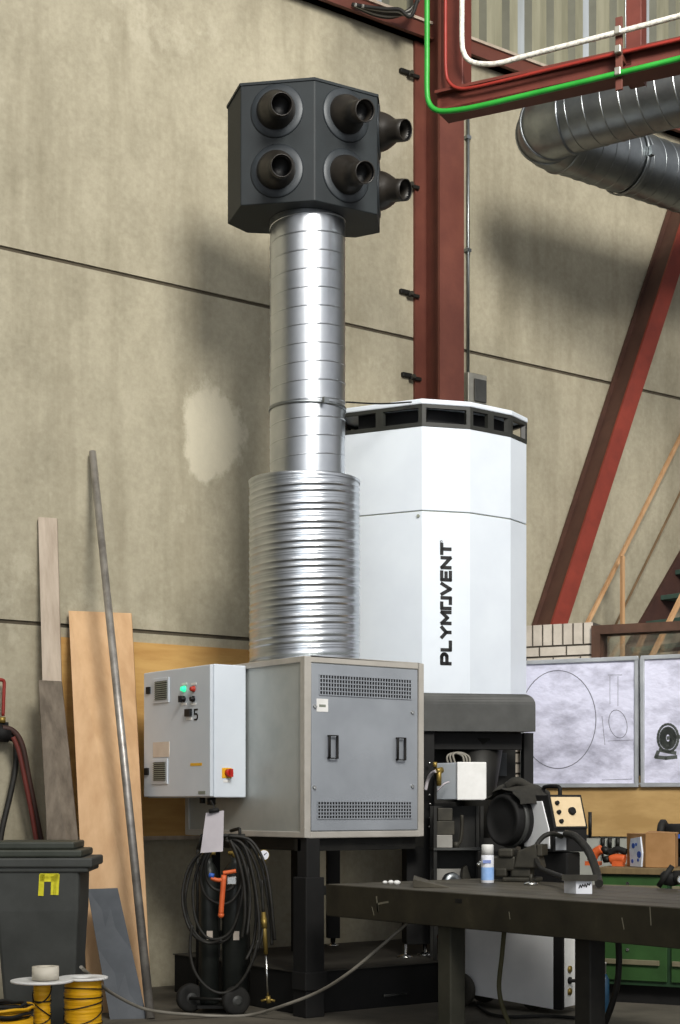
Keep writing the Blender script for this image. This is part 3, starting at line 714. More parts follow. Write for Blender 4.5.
# thin wire from the duct clamp to the tower lid
a = at(346, 402, 11.28); b = onplane(413, 403, v0, dirv(-117)) + dirv(-117)*.03
mb = MB(); mb.tube([a, a.lerp(b, .5)-UP*.012, b], .006, 6, 6); solo('stay_wire', mb, M_DK, 'thin wire strung from the spiral duct clamp to the white tower lid', 'wire')

# white junction box on the stand
JB = at(457.5, 805, 11.5); JB.z = 0; th = 6
w1_ = (hit(JB, th, 486.5)-JB).length; zb_, zt3 = 1.4+(805-799.5)*11.5/1600, 1.4+(805-762.5)*11.5/1600
FK = fr(JB, rz(th))
t = thing('terminal_box', 'white square terminal box with cables mounted under the white tower', 'terminal box', (JB.x, JB.y, zb_))
mb = MB(); mb.hexa([FK @ V((0, .02, zb_)), FK @ V((w1_-.01, .02, zb_)), FK @ V((w1_-.03, .4, zb_)), FK @ V((-.12, .2, zb_))], [FK @ V((0, .02, zt3)), FK @ V((w1_-.01, .02, zt3)), FK @ V((w1_-.03, .4, zt3)), FK @ V((-.12, .2, zt3))])
part('body', mb, M_CTRL, t, .005)
mb = MB(); mb.box(-.003, w1_, -.002, .02, zb_-.004, zt3+.004, FK); part('lid', mb, M_FLANGE, t, .006)
for k in range(3):
    mb = MB(); s_ = k*3.0; mb.tube([at(448+s_*1.2, 763, 11.62), at(447+s_, 757-k, 11.66), at(451+s_, 753.5-k*.5, 11.68), at(458+s_, 753.5, 11.68), at(463+s_, 757, 11.66), at(464+s_, 764, 11.62)], .008, 6, 6); part('cable', mb, M_CABLE, t)
mb = MB(); mb.tube([at(436, 771, 11.55), at(431, 774, 11.6), at(427.5, 781, 11.65), at(425.5, 790, 11.66)], .013, 8, 6); part('hose', mb, M_PAPER, t)
mb = MB(); mb.cyl(at(442, 770, 11.58), at(436, 771, 11.55), .022); mb.cyl(at(439, 768, 11.56), at(439, 786, 11.56), .018); mb.cyl(at(435, 762, 11.6), at(435, 767, 11.6), .016); part('fitting', mb, M_BRASS, t)
mb = MB(); mb.tube([at(449, 782, 11.53), at(444, 784, 11.5), at(437, 791, 11.52)], .007, 6, 4); part('cable', mb, M_PAPER, t)

# ================================================================== LEANING BOARDS, PIPE, SHEET
def lean(name, bl, br, tr, tl, m, th, label, cat, yback=YW-.04, zfloor=0.0):
    B0, B1 = onZ(bl[0], bl[1], zfloor), onZ(br[0], br[1], zfloor); T1, T0_ = onY(tr[0], tr[1], yback), onY(tl[0], tl[1], yback)
    nn = (B1-B0).cross(T0_-B0).normalized()
    if nn.y > 0: nn = -nn
    mb = MB(); mb.slab([B0, B1, T1, T0_], th, -nn); o = solo(name, mb, m, label, cat, .003); return o
lean('narrow_plank', (51, 1003), (70, 1003), (57, 518), (38, 517), M_PALE, .025, 'tall narrow pale grey plank leaning on the wall, leftmost of the boards', 'plank', YW-.03)
lean('weathered_board', (57, 1011), (96, 1011), (61.5, 681), (38.5, 680), M_OLD, .03, 'dark weathered board leaning in front of the pale narrow plank', 'plank', YW-.30)
lean('wide_board', (88, 1013), (152, 1013), (131.5, 613), (68.5, 610.5), M_WIDE, .03, 'wide light tan wooden board leaning on the wall left of the cabinet', 'board', YW-.06)
# slate sheet in two strips resting on the wide board
B0, B1 = onZ(110, 1019.5, 0), onZ(147, 1018.5, 0); T1, T0_ = at(117.6, 888, 10.78), at(87.3, 889, 10.78)
mb = MB(); nn = (B1-B0).cross(T0_-B0).normalized(); nn = nn if nn.y < 0 else -nn
f = .47; m0, m1 = T0_.lerp(B0, f), T1.lerp(B1, f+.02)
mb.slab([m0, m1, T1, T0_], .008, -nn); mb.slab([B0, B1, m1+nn*.012, m0+nn*.012], .008, -nn)
solo('slate_sheet', mb, M_SHEET, 'dark blue-grey sheet leaning low against the wide tan board beside the bin', 'sheet')
b = onZ(150.5, 1019, .0); tpz = onY(92.5, 452, YW-.05)
mb = MB(); mb.lathe(b, tpz-b, [(0, .024), (.0, .03), ((tpz-b).length, .026), ((tpz-b).length, .02)], 16, caps=True); solo('steel_pipe', mb, M_PIPE, 'long thin grey steel pipe leaning diagonally in front of the tan board', 'pipe')

# ================================================================== AIR HOSE STATION ON THE WALL (left edge)
c = onY(3, 733, YW-.1)
t = thing('air_hose_station', 'red pipe, dark valve and drooping hoses fixed on the wall at far left', 'air outlet', (c.x, YW-.05, c.z-.1))
mb = MB(); y = YW-.08; f_ = lambda px, py, yy=y: onY(px, py, yy)
mb.tube([f_(-6, 680), f_(-2, 680), f_(2, 680), f_(4, 682), f_(4, 690), f_(3, 716)], .013, 8, 6); part('feed_pipe', mb, M_REDP, t)
mb = MB(); q = f_(2, 717); mb.cyl(q, f_(2, 723), .025); q = f_(3, 722)
part('fitting', mb, M_BRASS, t)
mb = MB(); mb.cyl(f_(-6, 733, YW-.1), f_(8, 734, YW-.1), .06); mb.box(f_(-3, 0).x, f_(8, 0).x, YW-.09, YW-.005, f_(0, 728).z, f_(0, 722).z); mb.cyl(f_(8, 735, YW-.1), f_(13, 738, YW-.1), .03)
part('valve', mb, M_BLACK, t)
mb = MB(); mb.tube([f_(12, 737), f_(16, 745), f_(15, 770), f_(9, 800), f_(2, 830), f_(-2, 860)], .022, 8, 6); part('hose', mb, M_HOSE, t)
mb = MB(); mb.tube([f_(2, 728, YW-.13), f_(13, 731, YW-.14), f_(22, 745, YW-.15), f_(29, 780, YW-.15), f_(36, 815, YW-.15), f_(42, 845, YW-.15)], .022, 8, 6); part('hose', mb, mat('hose_brown', '#3a2722', '#4a312a', .6), t)
mb = MB(); mb.tube([f_(13, 737, YW-.17), f_(19, 752, YW-.18), f_(25, 780, YW-.19), f_(32, 815, YW-.19), f_(37, 845, YW-.19)], .018, 8, 6); part('hose', mb, mat('hose_red', '#5f2a24', '#70332b', .6), t)

# ================================================================== WHEELIE BIN
BT = 9.6
pL = at(-14, 805, BT); pL.z = 0; FBn = fr(pL, rz(3)); Bi = FBn.inverted()
wb = 106.5*BT/1600
def bz(py): return 1.4-(py+(0 if py > 895 else -8)-805)*BT/1600
t = thing('wheelie_bin', 'dark grey wheeled rubbish bin with a yellow painted mark on its front', 'rubbish bin', (FBn @ V((wb/2, .32, 0))))
zr = bz(876); 
mb = MB()
def ringb(x0, x1, y0, y1, z): return [FBn @ V(p) for p in ((x0, y0, z), (x1, y0, z), (x1, y1, z), (x0, y1, z))]
L_ = [ringb(.10, wb-.125, .12, .54, .04), ringb(.06, wb-.10, .05, .60, bz(935)), ringb(.055, wb-.09, .035, .61, bz(912)), ringb(.05, wb-.085, .025, .62, zr+.01)]
rs = [mb.verts(q) for q in L_]
for A, B in zip(rs, rs[1:]):
    for k in range(4): mb.face([A[k], A[(k+1) % 4], B[(k+1) % 4], B[k]])
mb.face(rs[0][::-1]); mb.face(rs[-1])
body = part('body', mb, M_BIN, t, .02)
mb = MB(); mb.box(0, wb-.005, 0, .68, zr, bz(866), FBn); mb.box(.02, wb-.03, .015, .66, zr-.03, zr+.01, FBn)
part('rim', mb, M_BIN, t, .012)
mb = MB(); mb.box(.01, wb-.07, .01, .68, bz(865.8), bz(858), FBn)
q4 = [FBn @ V(p) for p in ((-.0, .02, bz(856)), (wb-.06, .02, bz(856)), (wb-.06, .74, bz(840)), (0, .74, bz(840)))]; mb.box(.02, wb-.12, .06, .64, bz(858), bz(850), FBn)
part('lid', mb, mat('bin_lid', '#34382f', '#41453d', .5, scale=4), t, .012)
# painted yellow mark
o = FBn @ V((0, .024, 0)); ux_ = FBn.to_3x3() @ V((1, 0, 0)); n_ = FBn.to_3x3() @ V((0, -1, 0))
fpl = FBn @ V((0, .033, 0))
def onbin(px, py): p = Bi @ onplane(px, py, fpl, n_); return (p.x, p.z)
mb = MB(); mk = [[onbin(41, 894), onbin(42, 876), onbin(57, 876), onbin(56, 893)], [onbin(54, 878), onbin(53.5, 893)], [onbin(42, 879), onbin(56, 879)]]
mb.strokes(mk, .032, FBn @ V((0, .04, 0)), ux_, UP, n_, .014); part('paint_mark', mb, M_YEL, body)
for x in (.06, wb-.17):
    mb = MB(); mb.cyl(FBn @ V((x, .56, .1)), FBn @ V((x+.05, .56, .1)), .1, seg=24); part('wheel', mb, M_RUBBER, t)

# ================================================================== CABLE REELS
def reel(px, py, tt, rf, rc, label, zf):
    c = at(px, py, tt); zf = c.z
    t = thing('cable_reel', label, 'cable reel', (c.x, c.y, 0), 'yellow cable reels in front of the bin')
    b = V((c.x, c.y, 0))
    mb = MB(); mb.lathe(b+UP*.0, UP, [(0, rf), (.012, rf), (.014, rf*.9), (.014, rc)], 40); part('bottom_flange', mb, M_FLANGE, t)
    mb = MB(); pr = [(0.014, rc*.9)]; nz = 26
    for i in range(nz): pr += [(.02+(zf-.035)*i/nz, rc+random.uniform(-.004, .003)), (.02+(zf-.035)*(i+.5)/nz, rc+random.uniform(.001, .006))]
    pr.append((zf-.012, rc)); mb.lathe(b, UP, pr, 32); w = part('wire_winding', mb, M_WIRE, t)
    for k in range(5):
        mb = MB(); z = zf*(.35+.12*k); sl_ = random.uniform(-.06, .06)
        mb.tube([b+V((math.cos(a)*(rc+.007), math.sin(a)*(rc+.007), z+sl_*math.sin(a+k))) for a in [i*PI/8 for i in range(16)]], .0035, 6, 3, closed=True); part('loose_strand', mb, M_DK, w)
    mb = MB(); mb.lathe(b+UP*(zf-.012), UP, [(0, rf*.98), (.004, rf), (.012, rf), (.014, rf*.97), (.010, rf*.3), (.0, rf*.28)], 48); part('top_flange', mb, M_FLANGE, t)
    return c, zf
c, zf = reel(42, 980, 9.1, .178, .046, 'yellow cable reel carrying the tape roll on its wide white flange', 0)
mb = MB(); pr = [(0, .03), (0, .076), (.075, .076), (.075, .04), (.012, .038)]; q = at(45.5, 980, 9.1)
mb.lathe(V((q.x, q.y, zf+.003)), UP, pr, 32, caps=False)
mb.mi = 0; solo('tape_roll', mb, M_TAPE, 'cream tape roll lying on the white flange of the left cable reel', 'tape roll')
reel(83, 977, 9.33, .145, .106, 'thick yellow cable reel with smaller white flange, right of the tape roll', 0)
c = at(-2, 805, 8.75); c.z = 0
t = thing('cable_coil', 'coil of black and yellow cable on a yellow drum at bottom left corner', 'cable coil', (c.x, c.y, 0))
mb = MB(); mb.lathe(V((c.x, c.y, 0)), UP, [(0, .185), (.235, .19), (.235, .14), (.02, .14)], 40); part('drum', mb, M_WIRE, t)
for k in range(9):
    mb = MB(); rr = .15+.014*(k % 4); z = .25+.015*(k//2)
    mb.tube([V((c.x+rr*math.cos(a)+random.uniform(-.008, .008), c.y+rr*math.sin(a)+random.uniform(-.008, .008), z+random.uniform(-.006, .006))) for a in [i*PI/8 for i in range(16)]], .009, 8, 4, closed=True)
    part('cable_loop', mb, M_WIRE if k in (2, 5, 7) else M_RUBBER, t)

# ================================================================== GAS CYLINDER TROLLEY, HOSES, TORCH
GT = 10.85
gc = at(222, 805, GT); gc.z = 0; FG = fr(gc, rz(0))
def gl(px): return (px-222)*GT/1600
def gz(py): return 1.4-(py-805)*GT/1600
t = thing('cylinder_trolley', 'two-wheeled black trolley with a tall push handle beside the black stand leg', 'trolley', (gc.x, gc.y, 0))
mb = MB()
for x in (gl(196), gl(247)): mb.tube([FG @ V((x, .13, .1)), FG @ V((x, .13, .6)), FG @ V((x, .13, gz(850)))], .014, 8, 0)
mb.tube([FG @ V((gl(196), .13, gz(850))), FG @ V((gl(200), .13, gz(836))), FG @ V((gl(243), .13, gz(836))), FG @ V((gl(247), .13, gz(850)))], .014, 8, 0)
mb.tube([FG @ V((gl(230), .1, gz(831))), FG @ V((gl(238), .0, gz(829))), FG @ V((gl(240), -.03, gz(830))), FG @ V((gl(240), -.03, gz(838)))], .012, 8, 3)
mb.box(gl(199), gl(247), -.13, .15, .035, .055, FG); mb.box(gl(199), gl(247), .1, .13, .5, .54, FG)
mb.cyl(FG @ V((gl(191), -.1, .1)), FG @ V((gl(240), -.17, .1)), .011)
part('frame', mb, M_DK, t)
for px, y in ((191, -.06), (238, -.22)):
    c0_ = FG @ V((gl(px), y, .1)); ax = dirv(20)
    rr = .098
    mb = MB(); ax = dirv(-62); mb.lathe(c0_-ax*.028, ax, [(0, rr*.55), (0, rr*.82), (.008, rr*.97), (.02, rr), (.036, rr), (.048, rr*.97), (.056, rr*.82), (.056, rr*.55)], 32); w = part('wheel', mb, M_RUBBER, t)
    mb = MB(); mb.lathe(c0_-ax*.036, ax, [(0, rr*.2), (.004, rr*.25), (.012, rr*.5), (.06, rr*.5), (.068, rr*.25), (.072, rr*.2)], 24); part('hub', mb, M_CHAR, w)
for px, r, lb in ((209, .068, 'slim dark gas cylinder at the left of the trolley'), (235, .088, 'thicker dark gas cylinder at the right of the trolley')):
    b = FG @ V((gl(px), -.02, .056))
    ct = thing('gas_cylinder', lb, 'gas cylinder', b, 'gas cylinders on the trolley')
    hz = gz(878)-.056
    mb = MB(); mb.lathe(b, UP, [(0, r*.9), (.01, r), (hz, r), (hz+.05, r*.9), (hz+.09, r*.6), (hz+.11, r*.35), (hz+.14, r*.33)], 28); part('body', mb, mat('cyl_dark', '#1e211f', '#2b2e2b', .4, .2), ct)
    mb = MB(); q = b+UP*(hz+.14); mb.cyl(q, q+UP*.05, .018); mb.cyl(q+UP*.03-dirv(0)*.045, q+UP*.03+dirv(0)*.045, .014); part('valve', mb, M_BRASS, ct)
    mb = MB(); q = b+UP*(hz*.55); a_ = FG.to_3x3() @ V((.25, -1, 0)).normalized(); mb.box(-.02, .02, -r-.001, -r+.01, -.03, .03, fr(q, rz(10))); part('sticker', mb, M_TAG, ct)
def camtube(pts, tt, r, seg=8): 
    mb = MB(); mb.tube([at(x, y, tt+(p[0] if p else 0)) for x, y, *p in pts], r, seg, 6); return mb
ht = thing('welding_hoses', 'looped black welding hoses hung over the trolley handle', 'hose', tuple(at(222, 840, GT-.15)))
loops = [[(214, 840), (196, 858), (186, 890), (187, 915), (198, 936), (214, 943), (230, 936), (238, 912), (240, 880), (236, 850), (226, 838)],
         [(210, 845), (199, 865), (193, 890), (196, 920), (208, 938), (226, 936), (237, 918), (243, 885), (238, 855), (226, 840)],
         [(212, 845), (203, 862), (201, 882), (208, 898), (224, 904), (236, 896), (242, 878), (236, 850)],
         [(214, 846), (206, 862), (206, 876), (213, 888), (226, 891), (236, 882), (238, 862), (230, 842)],
         [(216, 840), (192, 862), (183, 888), (184, 912), (193, 934), (208, 943), (222, 940)],
         [(232, 840), (243, 850), (252, 875), (256, 905), (254, 940), (246, 960)],
         [(232, 838), (247, 848), (258, 872), (263, 905), (262, 935), (254, 958)],
         [(230, 836), (249, 842), (262, 868), (268, 900), (271, 925), (272, 945)],
         [(228, 838), (244, 846), (254, 880), (259, 920), (258, 950)],
         [(192, 925), (190, 950), (195, 972), (208, 988), (224, 993), (240, 983), (252, 962), (258, 940)],
         [(228, 836), (250, 840), (264, 862), (270, 890), (273, 920), (275, 940)],
         [(231, 842), (240, 852), (248, 878), (250, 905), (247, 935)],
         [(230, 840), (238, 858), (244, 885), (245, 915), (242, 938)]]
for i, lp in enumerate(loops):
    mb = camtube([(x, y, random.uniform(-.02, .02)) for x, y in lp], GT-.17-.012*i, .0105); part('hose_loop', mb, M_HOSE, ht)
ot = thing('torch_grip', 'orange T-shaped welding grip hanging in front of the gas cylinders', 'welding torch', tuple(at(222, 916, GT-.38)))
TG = GT-.38
mb = MB(); mb.tube([at(221, 914, TG), at(222, 900, TG), at(224, 875, TG)], .018, 10, 4); mb.sphere(at(221, 915, TG), .021, 10, 8); part('handle', mb, M_ORANGE, ot)
mb = MB(); mb.tube([at(211, 878, TG), at(217, 880, TG), at(223, 880, TG)], .014, 8, 4); mb.tube([at(223, 873, TG), at(230, 872, TG), at(236, 871, TG)], .014, 8, 4); part('cross_bar', mb, M_ORANGE, ot)
mb = MB(); mb.cyl(at(209, 875, TG), at(214, 876, TG), .016); part('valve', mb, M_BLUE, ot)
mb = MB(); mb.box(-.035, .03, -.01, .01, -.025, .03, fr(at(232, 881, TG+.03), rz(0))); part('valve_body', mb, M_CHROME, ot, .006)
gt = thing('pressure_gauge', 'small round white-faced pressure gauge right of the hoses', 'gauge', tuple(at(266, 874, GT-.2)))
q = at(264, 855, GT-.25); ax = dirv(-80)
mb = MB(); mb.lathe(q, -ax, [(0, .036), (.02, .036), (.03, .03)], 24); mb.tube([q-UP*.03, at(265.5, 866, GT-.23), at(267, 876, GT-.22)], .011, 8, 4); part('body', mb, M_BRASS, gt)
mb = MB(); mb.lathe(q, ax, [(-.001, .032), (.004, .032)], 24); f_ = part('dial', mb, M_CANW, gt)
mb = MB(); mb.strokes([[(0, 0), (.016, .014)]], .005, q+ax*.004, dirv(10), UP, ax, .001); part('needle', mb, M_INK, f_)
lt = thing('cutting_torch', 'brass cutting torch with long steel tube hanging right of the gas cylinders', 'cutting torch', tuple(at(268, 1002, GT-.25)))
LT = GT-.25
mb = MB(); mb.cyl(at(263.5, 912, LT), at(266, 954, LT), .015); mb.cyl(at(263.8, 918, LT), at(264.5, 928, LT), .02); part('grip', mb, M_BRASS, lt)
mb = MB(); mb.cyl(at(266, 954, LT), at(268, 998, LT), .009); part('tube', mb, M_CHROME, lt)
mb = MB(); mb.cyl(at(268, 996, LT), at(269, 1003, LT), .016); mb.cyl(at(268, 999, LT), at(275, 1001, LT), .008); mb.cyl(at(261, 1001, LT), at(268, 999, LT), .008); part('head', mb, M_BRASS, lt)
mb = MB(); mb.tube([at(262, 880, LT), at(262.5, 895, LT), at(263.5, 913, LT)], .010, 8, 3); part('hose', mb, M_HOSE, lt)
# paper sheet hanging below the control cabinet
pt = thing('paper_sheet', 'white paper sheet clipped under the control cabinet above the gas cylinders', 'paper', tuple(at(212, 853, GT-.45)))
PT = GT-.45
mb = MB(); q4 = [at(200.5, 853, PT), at(223, 851.5, PT-.03), at(224, 810.5, PT), at(206, 813, PT+.03)]; mb.slab(q4, .002); part('sheet', mb, M_PAPER, pt)
mb = MB(); mb.cyl(at(209, 811.5, PT), at(219, 809.5, PT), .014); mb.tube([at(213, 811, PT), at(213.5, 806, PT+.1), at(211, 801, PT+.2), (5.92, g.y, CZB-.05)], .006, 6, 4); part('clip', mb, M_BLACK, pt)

# grey cable looping over the floor
mb = MB(); zfl = .012
pts = [at(81, 967, 9.42), at(92, 977, 9.6), at(110, 992, 9.95), at(140, 1007.5, 10.2), at(165, 1012.5, 10.35), at(190, 1014.5, 10.45), onZ(215, 1016, .012), onZ(250, 1015, .012), at(285, 1005, 10.35), at(320, 991, 10.2), at(350, 972, 10.0), at(380, 947, 9.95), at(405, 925, 9.95), at(411, 919, 9.95)]
mb.tube(pts, .011, 8, 8); solo('floor_cable', mb, M_CABLE, 'thin grey cable sweeping across the floor from the reels up to the table', 'cable')

# ================================================================== WELDING TABLE
TX0, TX1, TY1, TY0, TZ, TA = 5.95, 7.28, 8.19, 4.4, .9, .7
t = thing('welding_table', 'heavy dark steel welding table with a deep scratched apron at lower right', 'table', (6.6, 6.4, 0))
mb = MB(); 
for k in range(6):
    x0 = TX0+.02+k*(TX1-TX0-.02)/6; mb.box(x0, x0+(TX1-TX0-.02)/6-.012, TY0, TY1, TZ-.03, TZ)
mb.box(TX0+.03, TX1-.02, TY0+.01, TY1-.01, TZ-.05, TZ-.028)
part('top', mb, M_TTOP, t, .002)
mb = MB(); mb.box(TX0, TX0+.02, TY0, TY1, TA, TZ-.002); mb.box(TX1-.02, TX1, TY0, TY1, TA, TZ-.03); mb.box(TX0+.02, TX1-.02, TY1-.02, TY1, TA, TZ-.03)
ap = part('apron', mb, M_TABLE, t, .004)
for pts in ([(376.5, 897), (378, 911), (377.3, 904), (388, 902)], [(372, 907), (374, 915)], [(509, 912), (510, 919)], [(622, 918), (624, 929)], [(650, 907), (651, 925)]):
    ln = [(-(onX(x, y, TX0).y), onX(x, y, TX0).z) for x, y in pts]
    mb = MB(); mb.strokes([ln], .012 if pts[0][0] == 376.5 else .006, V((TX0, 0, 0)), V((0, -1, 0)), UP, V((-1, 0, 0)), .0012); part('scratch', mb, mat('scratch_grey', '#6f6b5c', None, .7), ap)
mb = MB(); q = onX(458.5, 901, TX0); mb.box(TX0-.001, TX0+.001, q.y-.03, q.y+.03, q.z-.012, q.z+.012); part('slot', mb, M_INK, ap)
def tleg(px, w, m):
    q = onX(px, 1000, TX0+.12); mb = MB(); mb.box(q.x-w/2, q.x+w/2, q.y-w/2, q.y+w/2, .015, TA+.02); mb.box(q.x-w/2-.04, q.x+w/2+.04, q.y-w/2-.04, q.y+w/2+.04, 0, .015)
    part('leg', mb, m, t, .008); return q
qa = tleg(451.5, .115, M_LEG); qb = tleg(590, .115, M_DK)
for px in (452, 590):
    q = onX(px, 1000, TX1-.12); mb = MB(); mb.box(TX1-.17, TX1-.07, q.y-.05, q.y+.05, .0, TA+.02)
    part('leg', mb, M_DK, t, .008)
mb = MB(); mb.box(TX0+.02, TX1-.02, qa.y-.05, qa.y+.05, TA+.02, TA+.1); mb.box(TX0+.02, TX1-.02, qb.y-.05, qb.y+.05, TA+.02, TA+.1); part('cross_beam', mb, M_DK, t)
# items on the table
def onT(px, py): return onZ(px, py, TZ+.001)
q = onT(487.5, 883)
t = thing('spray_can', 'white and light blue spray can standing on the welding table', 'spray can', q)
k = q.dot(FW)/1600; rc = 6.4*k; hc = 38.5*k
mb = MB(); mb.lathe(q, UP, [(0, rc*.95), (.004, rc), (hc*.70, rc), (hc*.73, rc*.93)], 24); body = part('body', mb, M_CANW, t)
mb = MB(); mb.lathe(q+UP*(hc*.08), UP, [(0, rc+.0006), (hc*.33, rc+.0006)], 24, caps=False); part('blue_label', mb, M_CANB, body)
mb = MB(); fwd_ = (CAM-q); fwd_.z = 0; fwd_.normalize(); sd = V((-fwd_.y, fwd_.x, 0))
mb.box(-.03, .022, -.003, .003, hc*.52, hc*.60, Mx.Translation(q+fwd_*rc) @ Mx.Rotation(YAW, 4, 'Z')); part('print', mb, mat('print_blue', '#7f8fc4', None, .5), body)
mb = MB(); mb.lathe(q+UP*(hc*.73), UP, [(0, rc*.96), (hc*.25, rc*.94), (hc*.27, rc*.85)], 24); part('cap', mb, M_FLANGE, t)

q = onT(577, 894); k = q.dot(FW)/1600
F_ = fr(q, rz(-8)); 
t = thing('white_carton', 'small white carton with dark scribbles standing near the table edge', 'box', q)
mb = MB(); mb.hexa([F_ @ V(p) for p in ((-1*k, 0, 0), (15*k, 0, 0), (12*k, .14, 0), (-13*k, .10, 0))], [F_ @ V(p) for p in ((-1*k, 0, 13*k), (15*k, 0, 13*k), (12*k, .14, 13*k), (-13*k, .10, 13*k))]); bd = part('carton', mb, M_CANW, t, .002)
mb = MB(); xs = [2, 3.2, 4.4, 5.5, 7, 8, 9.2, 10.5, 12, 13]; ys = [6, 9, 6.5, 9.5, 7.5, 10, 7, 10.5, 9, 11]
mb.strokes([[(a*k, b*k) for a, b in zip(xs, ys)]], .006, q+F_.to_3x3() @ V((0, -.0005, 0)), F_.to_3x3() @ V((1, 0, 0)), UP, F_.to_3x3() @ V((0, -1, 0)), .001); part('scribble', mb, M_INK, bd)
mb = MB(); zq = 13*k+.001
mb.box(-15*k, 20*k, -.02, .16, zq, zq+.012, F_); mb.box(-15*k, 20*k, -.02, -.008, zq+.012, zq+.035, F_); solo('angle_iron', mb, M_CAST, 'flat dark steel angle piece lying on the small white carton', 'metal bar')

def flat(name, pts, h, m, label, cat, tilt=0):
    P = [onT(*p) for p in pts]; mb = MB(); mb.hexa(P, [p+UP*h for p in P]); return solo(name, mb, m, label, cat, .001)
P = [onT(413, 887.5), onT(449, 888), onT(447, 886.5), onT(414, 884)]
mb = MB(); mb.hexa(P, [P[0]+UP*.05, P[1]+UP*.004, P[2]+UP*.004, P[3]+UP*.055]); solo('steel_wedge', mb, M_TTOP, 'thin dark steel wedge lying on the far left of the table top', 'wedge', .002)
for i, (px, py, w) in enumerate(((385, 884.2, 2.2), (391, 884, 3), (397, 884.6, 2))):
    q = onT(px, py); mb = MB(); mb.sphere(q+UP*.012, .014+.003*i, 8, 6, (1.3, 1, .8)); solo('paper_scrap', mb, M_FLANGE, 'crumpled white scrap on the left end of the table, '+('leftmost of three', 'middle of three', 'rightmost of three')[i], 'scrap', group='white scraps on the table')
q = onT(531, 885); t = thing('metal_disc', 'small round metal clamp foot lying on the table beside the vise', 'metal disc', q)
mb = MB(); mb.lathe(q, UP, [(0, .045), (.012, .045), (.02, .03)], 20); part('disc', mb, M_CHROME, t)
mb = MB(); mb.lathe(q+UP*.018, UP, [(0, .012), (.05, .012)], 10); part('stud', mb, M_CAST, t)

# vise
q = onT(520, 881.5); FVs = fr(q, rz(-20)); k = q.dot(FW)/1600
t = thing('bench_vise', 'heavy dark cast-iron bench vise at the far edge of the table', 'vise', q)
mb = MB(); mb.box(-.10, .13, -.08, .1, 0, .03, FVs); mb.box(-.05, .08, -.05, .07, .03, .10, FVs)
mb.hexa([FVs @ V(p) for p in ((-.03, -.07, .09), (.16, -.07, .09), (.16, .08, .09), (-.03, .08, .09))], [FVs @ V(p) for p in ((.0, -.07, .20), (.12, -.07, .25), (.12, .08, .25), (.0, .08, .20))]); part('body', mb, M_CAST, t, .01)
mb = MB(); mb.box(.13, .165, -.08, .09, .17, .245, FVs); part('jaw', mb, M_CAST, t, .006)
mb = MB(); mb.box(-.20, -.02, -.055, .06, .07, .165, FVs); mb.box(-.13, -.03, -.075, .08, .16, .215, FVs); mb.box(-.155, -.075, -.06, .065, .03, .09, FVs); part('sliding_jaw', mb, M_CAST, t, .012)
mb = MB(); mb.cyl(FVs @ V((-.27, 0, .115)), FVs @ V((-.2, 0, .115)), .022); mb.cyl(FVs @ V((-.25, -.1, .11)), FVs @ V((-.25, .08, .12)), .009); mb.sphere(FVs @ V((-.25, -.1, .11)), .014, 10, 6); part('screw_handle', mb, M_CHROME, t)

# grinder at the right edge of the table
q = onT(684, 890); FQ = fr(q, rz(-30))
t = thing('angle_grinder', 'black angle grinder lying on the table at the right edge', 'power tool', q)
mb = MB(); mb.lathe(FQ @ V((-.09, 0, .055)), FQ.to_3x3() @ V((.15, 0, 1)), [(-.03, .03), (-.02, .05), (.03, .055), (.05, .04)], 20); mb.tube([FQ @ V((-.06, 0, .07)), FQ @ V((.05, 0, .075)), FQ @ V((.25, .02, .065))], .042, 12, 4); part('body', mb, M_BLACK, t)
mb = MB(); mb.lathe(FQ @ V((-.10, 0, .07)), FQ.to_3x3() @ V((-.75, -.2, .5)), [(0, .075), (.03, .075), (.03, .068), (.0, .068)], 28); part('guard', mb, M_RUBBER, t)
mb = MB(); mb.lathe(FQ @ V((-.005, -.035, .06)), FQ.to_3x3() @ V((.2, -1, .1)), [(0, .026), (.02, .026), (.025, .018)], 18); part('gear_cap', mb, M_CHROME, t)

# ================================================================== WELDING MACHINE (behind the table)
WT = 10.72
wc = at(553, 805, WT); wc.z = 0
back = hit(wc, 180-36, 461); LW = (back-wc).length
FWm = fr(wc, rz(-36+180)+PI)          # local x runs towards the front (right/near); y goes away
def wz(py, tt=WT): return 1.4-(py-805)*tt/1600
t = thing('welding_machine', 'wheeled grey welding machine behind the table with cream dial panel and round black spool housing', 'welding machine', (FWm @ V((-LW/2, .25, 0))))
DW = .26
mb = MB(); mb.box(-LW, .045, .02, DW, .14, .82, FWm); mb.box(-LW-.05, .075, .05, DW-.03, .10, .14, FWm); part('chassis', mb, M_DK, t, .01)
mb = MB(); mb.slab([FWm @ V(p) for p in ((-LW+.03, .002, .09), (-.0, .002, .03), (-.0, .002, .83), (-LW+.03, .002, .83))], .018, NB*0+(FWm.to_3x3() @ V((0, 1, 0)))); part('side_panel', mb, mat('machine_panel', '#eceeef', '#f2f3f4', .5), t, .003)
fp0 = .10; mb = MB(); a_, b_ = 0, 0
fo = FWm @ V((fp0, 0, 0)); fnm = FWm.to_3x3() @ V((1, 0, 0))
def onF(px, py): return FWm.inverted() @ onplane(px, py, fo, fnm)
mb = MB(); mb.box(0.0, .075, .0, .02, .03, .84, FWm); mb.box(.045, .08, .02, DW, .06, .84, FWm); part('corner_post', mb, M_BLACK, t, .006)
mb = MB(); mb.box(.081, .09, .0, DW-.02, .05, .80, FWm); fpn = part('front_panel', mb, M_FLANGE, t, .004)
for i, z in enumerate((.30, .225, .15)):
    mb = MB(); mb.lathe(FWm @ V((.089, .06, z)), fnm, [(0, .024), (.012, .024), (.012, .012), (.05 if i == 1 else .015, .012)], 16); part('socket', mb, M_BLACK if i == 1 else M_BRASS, fpn)
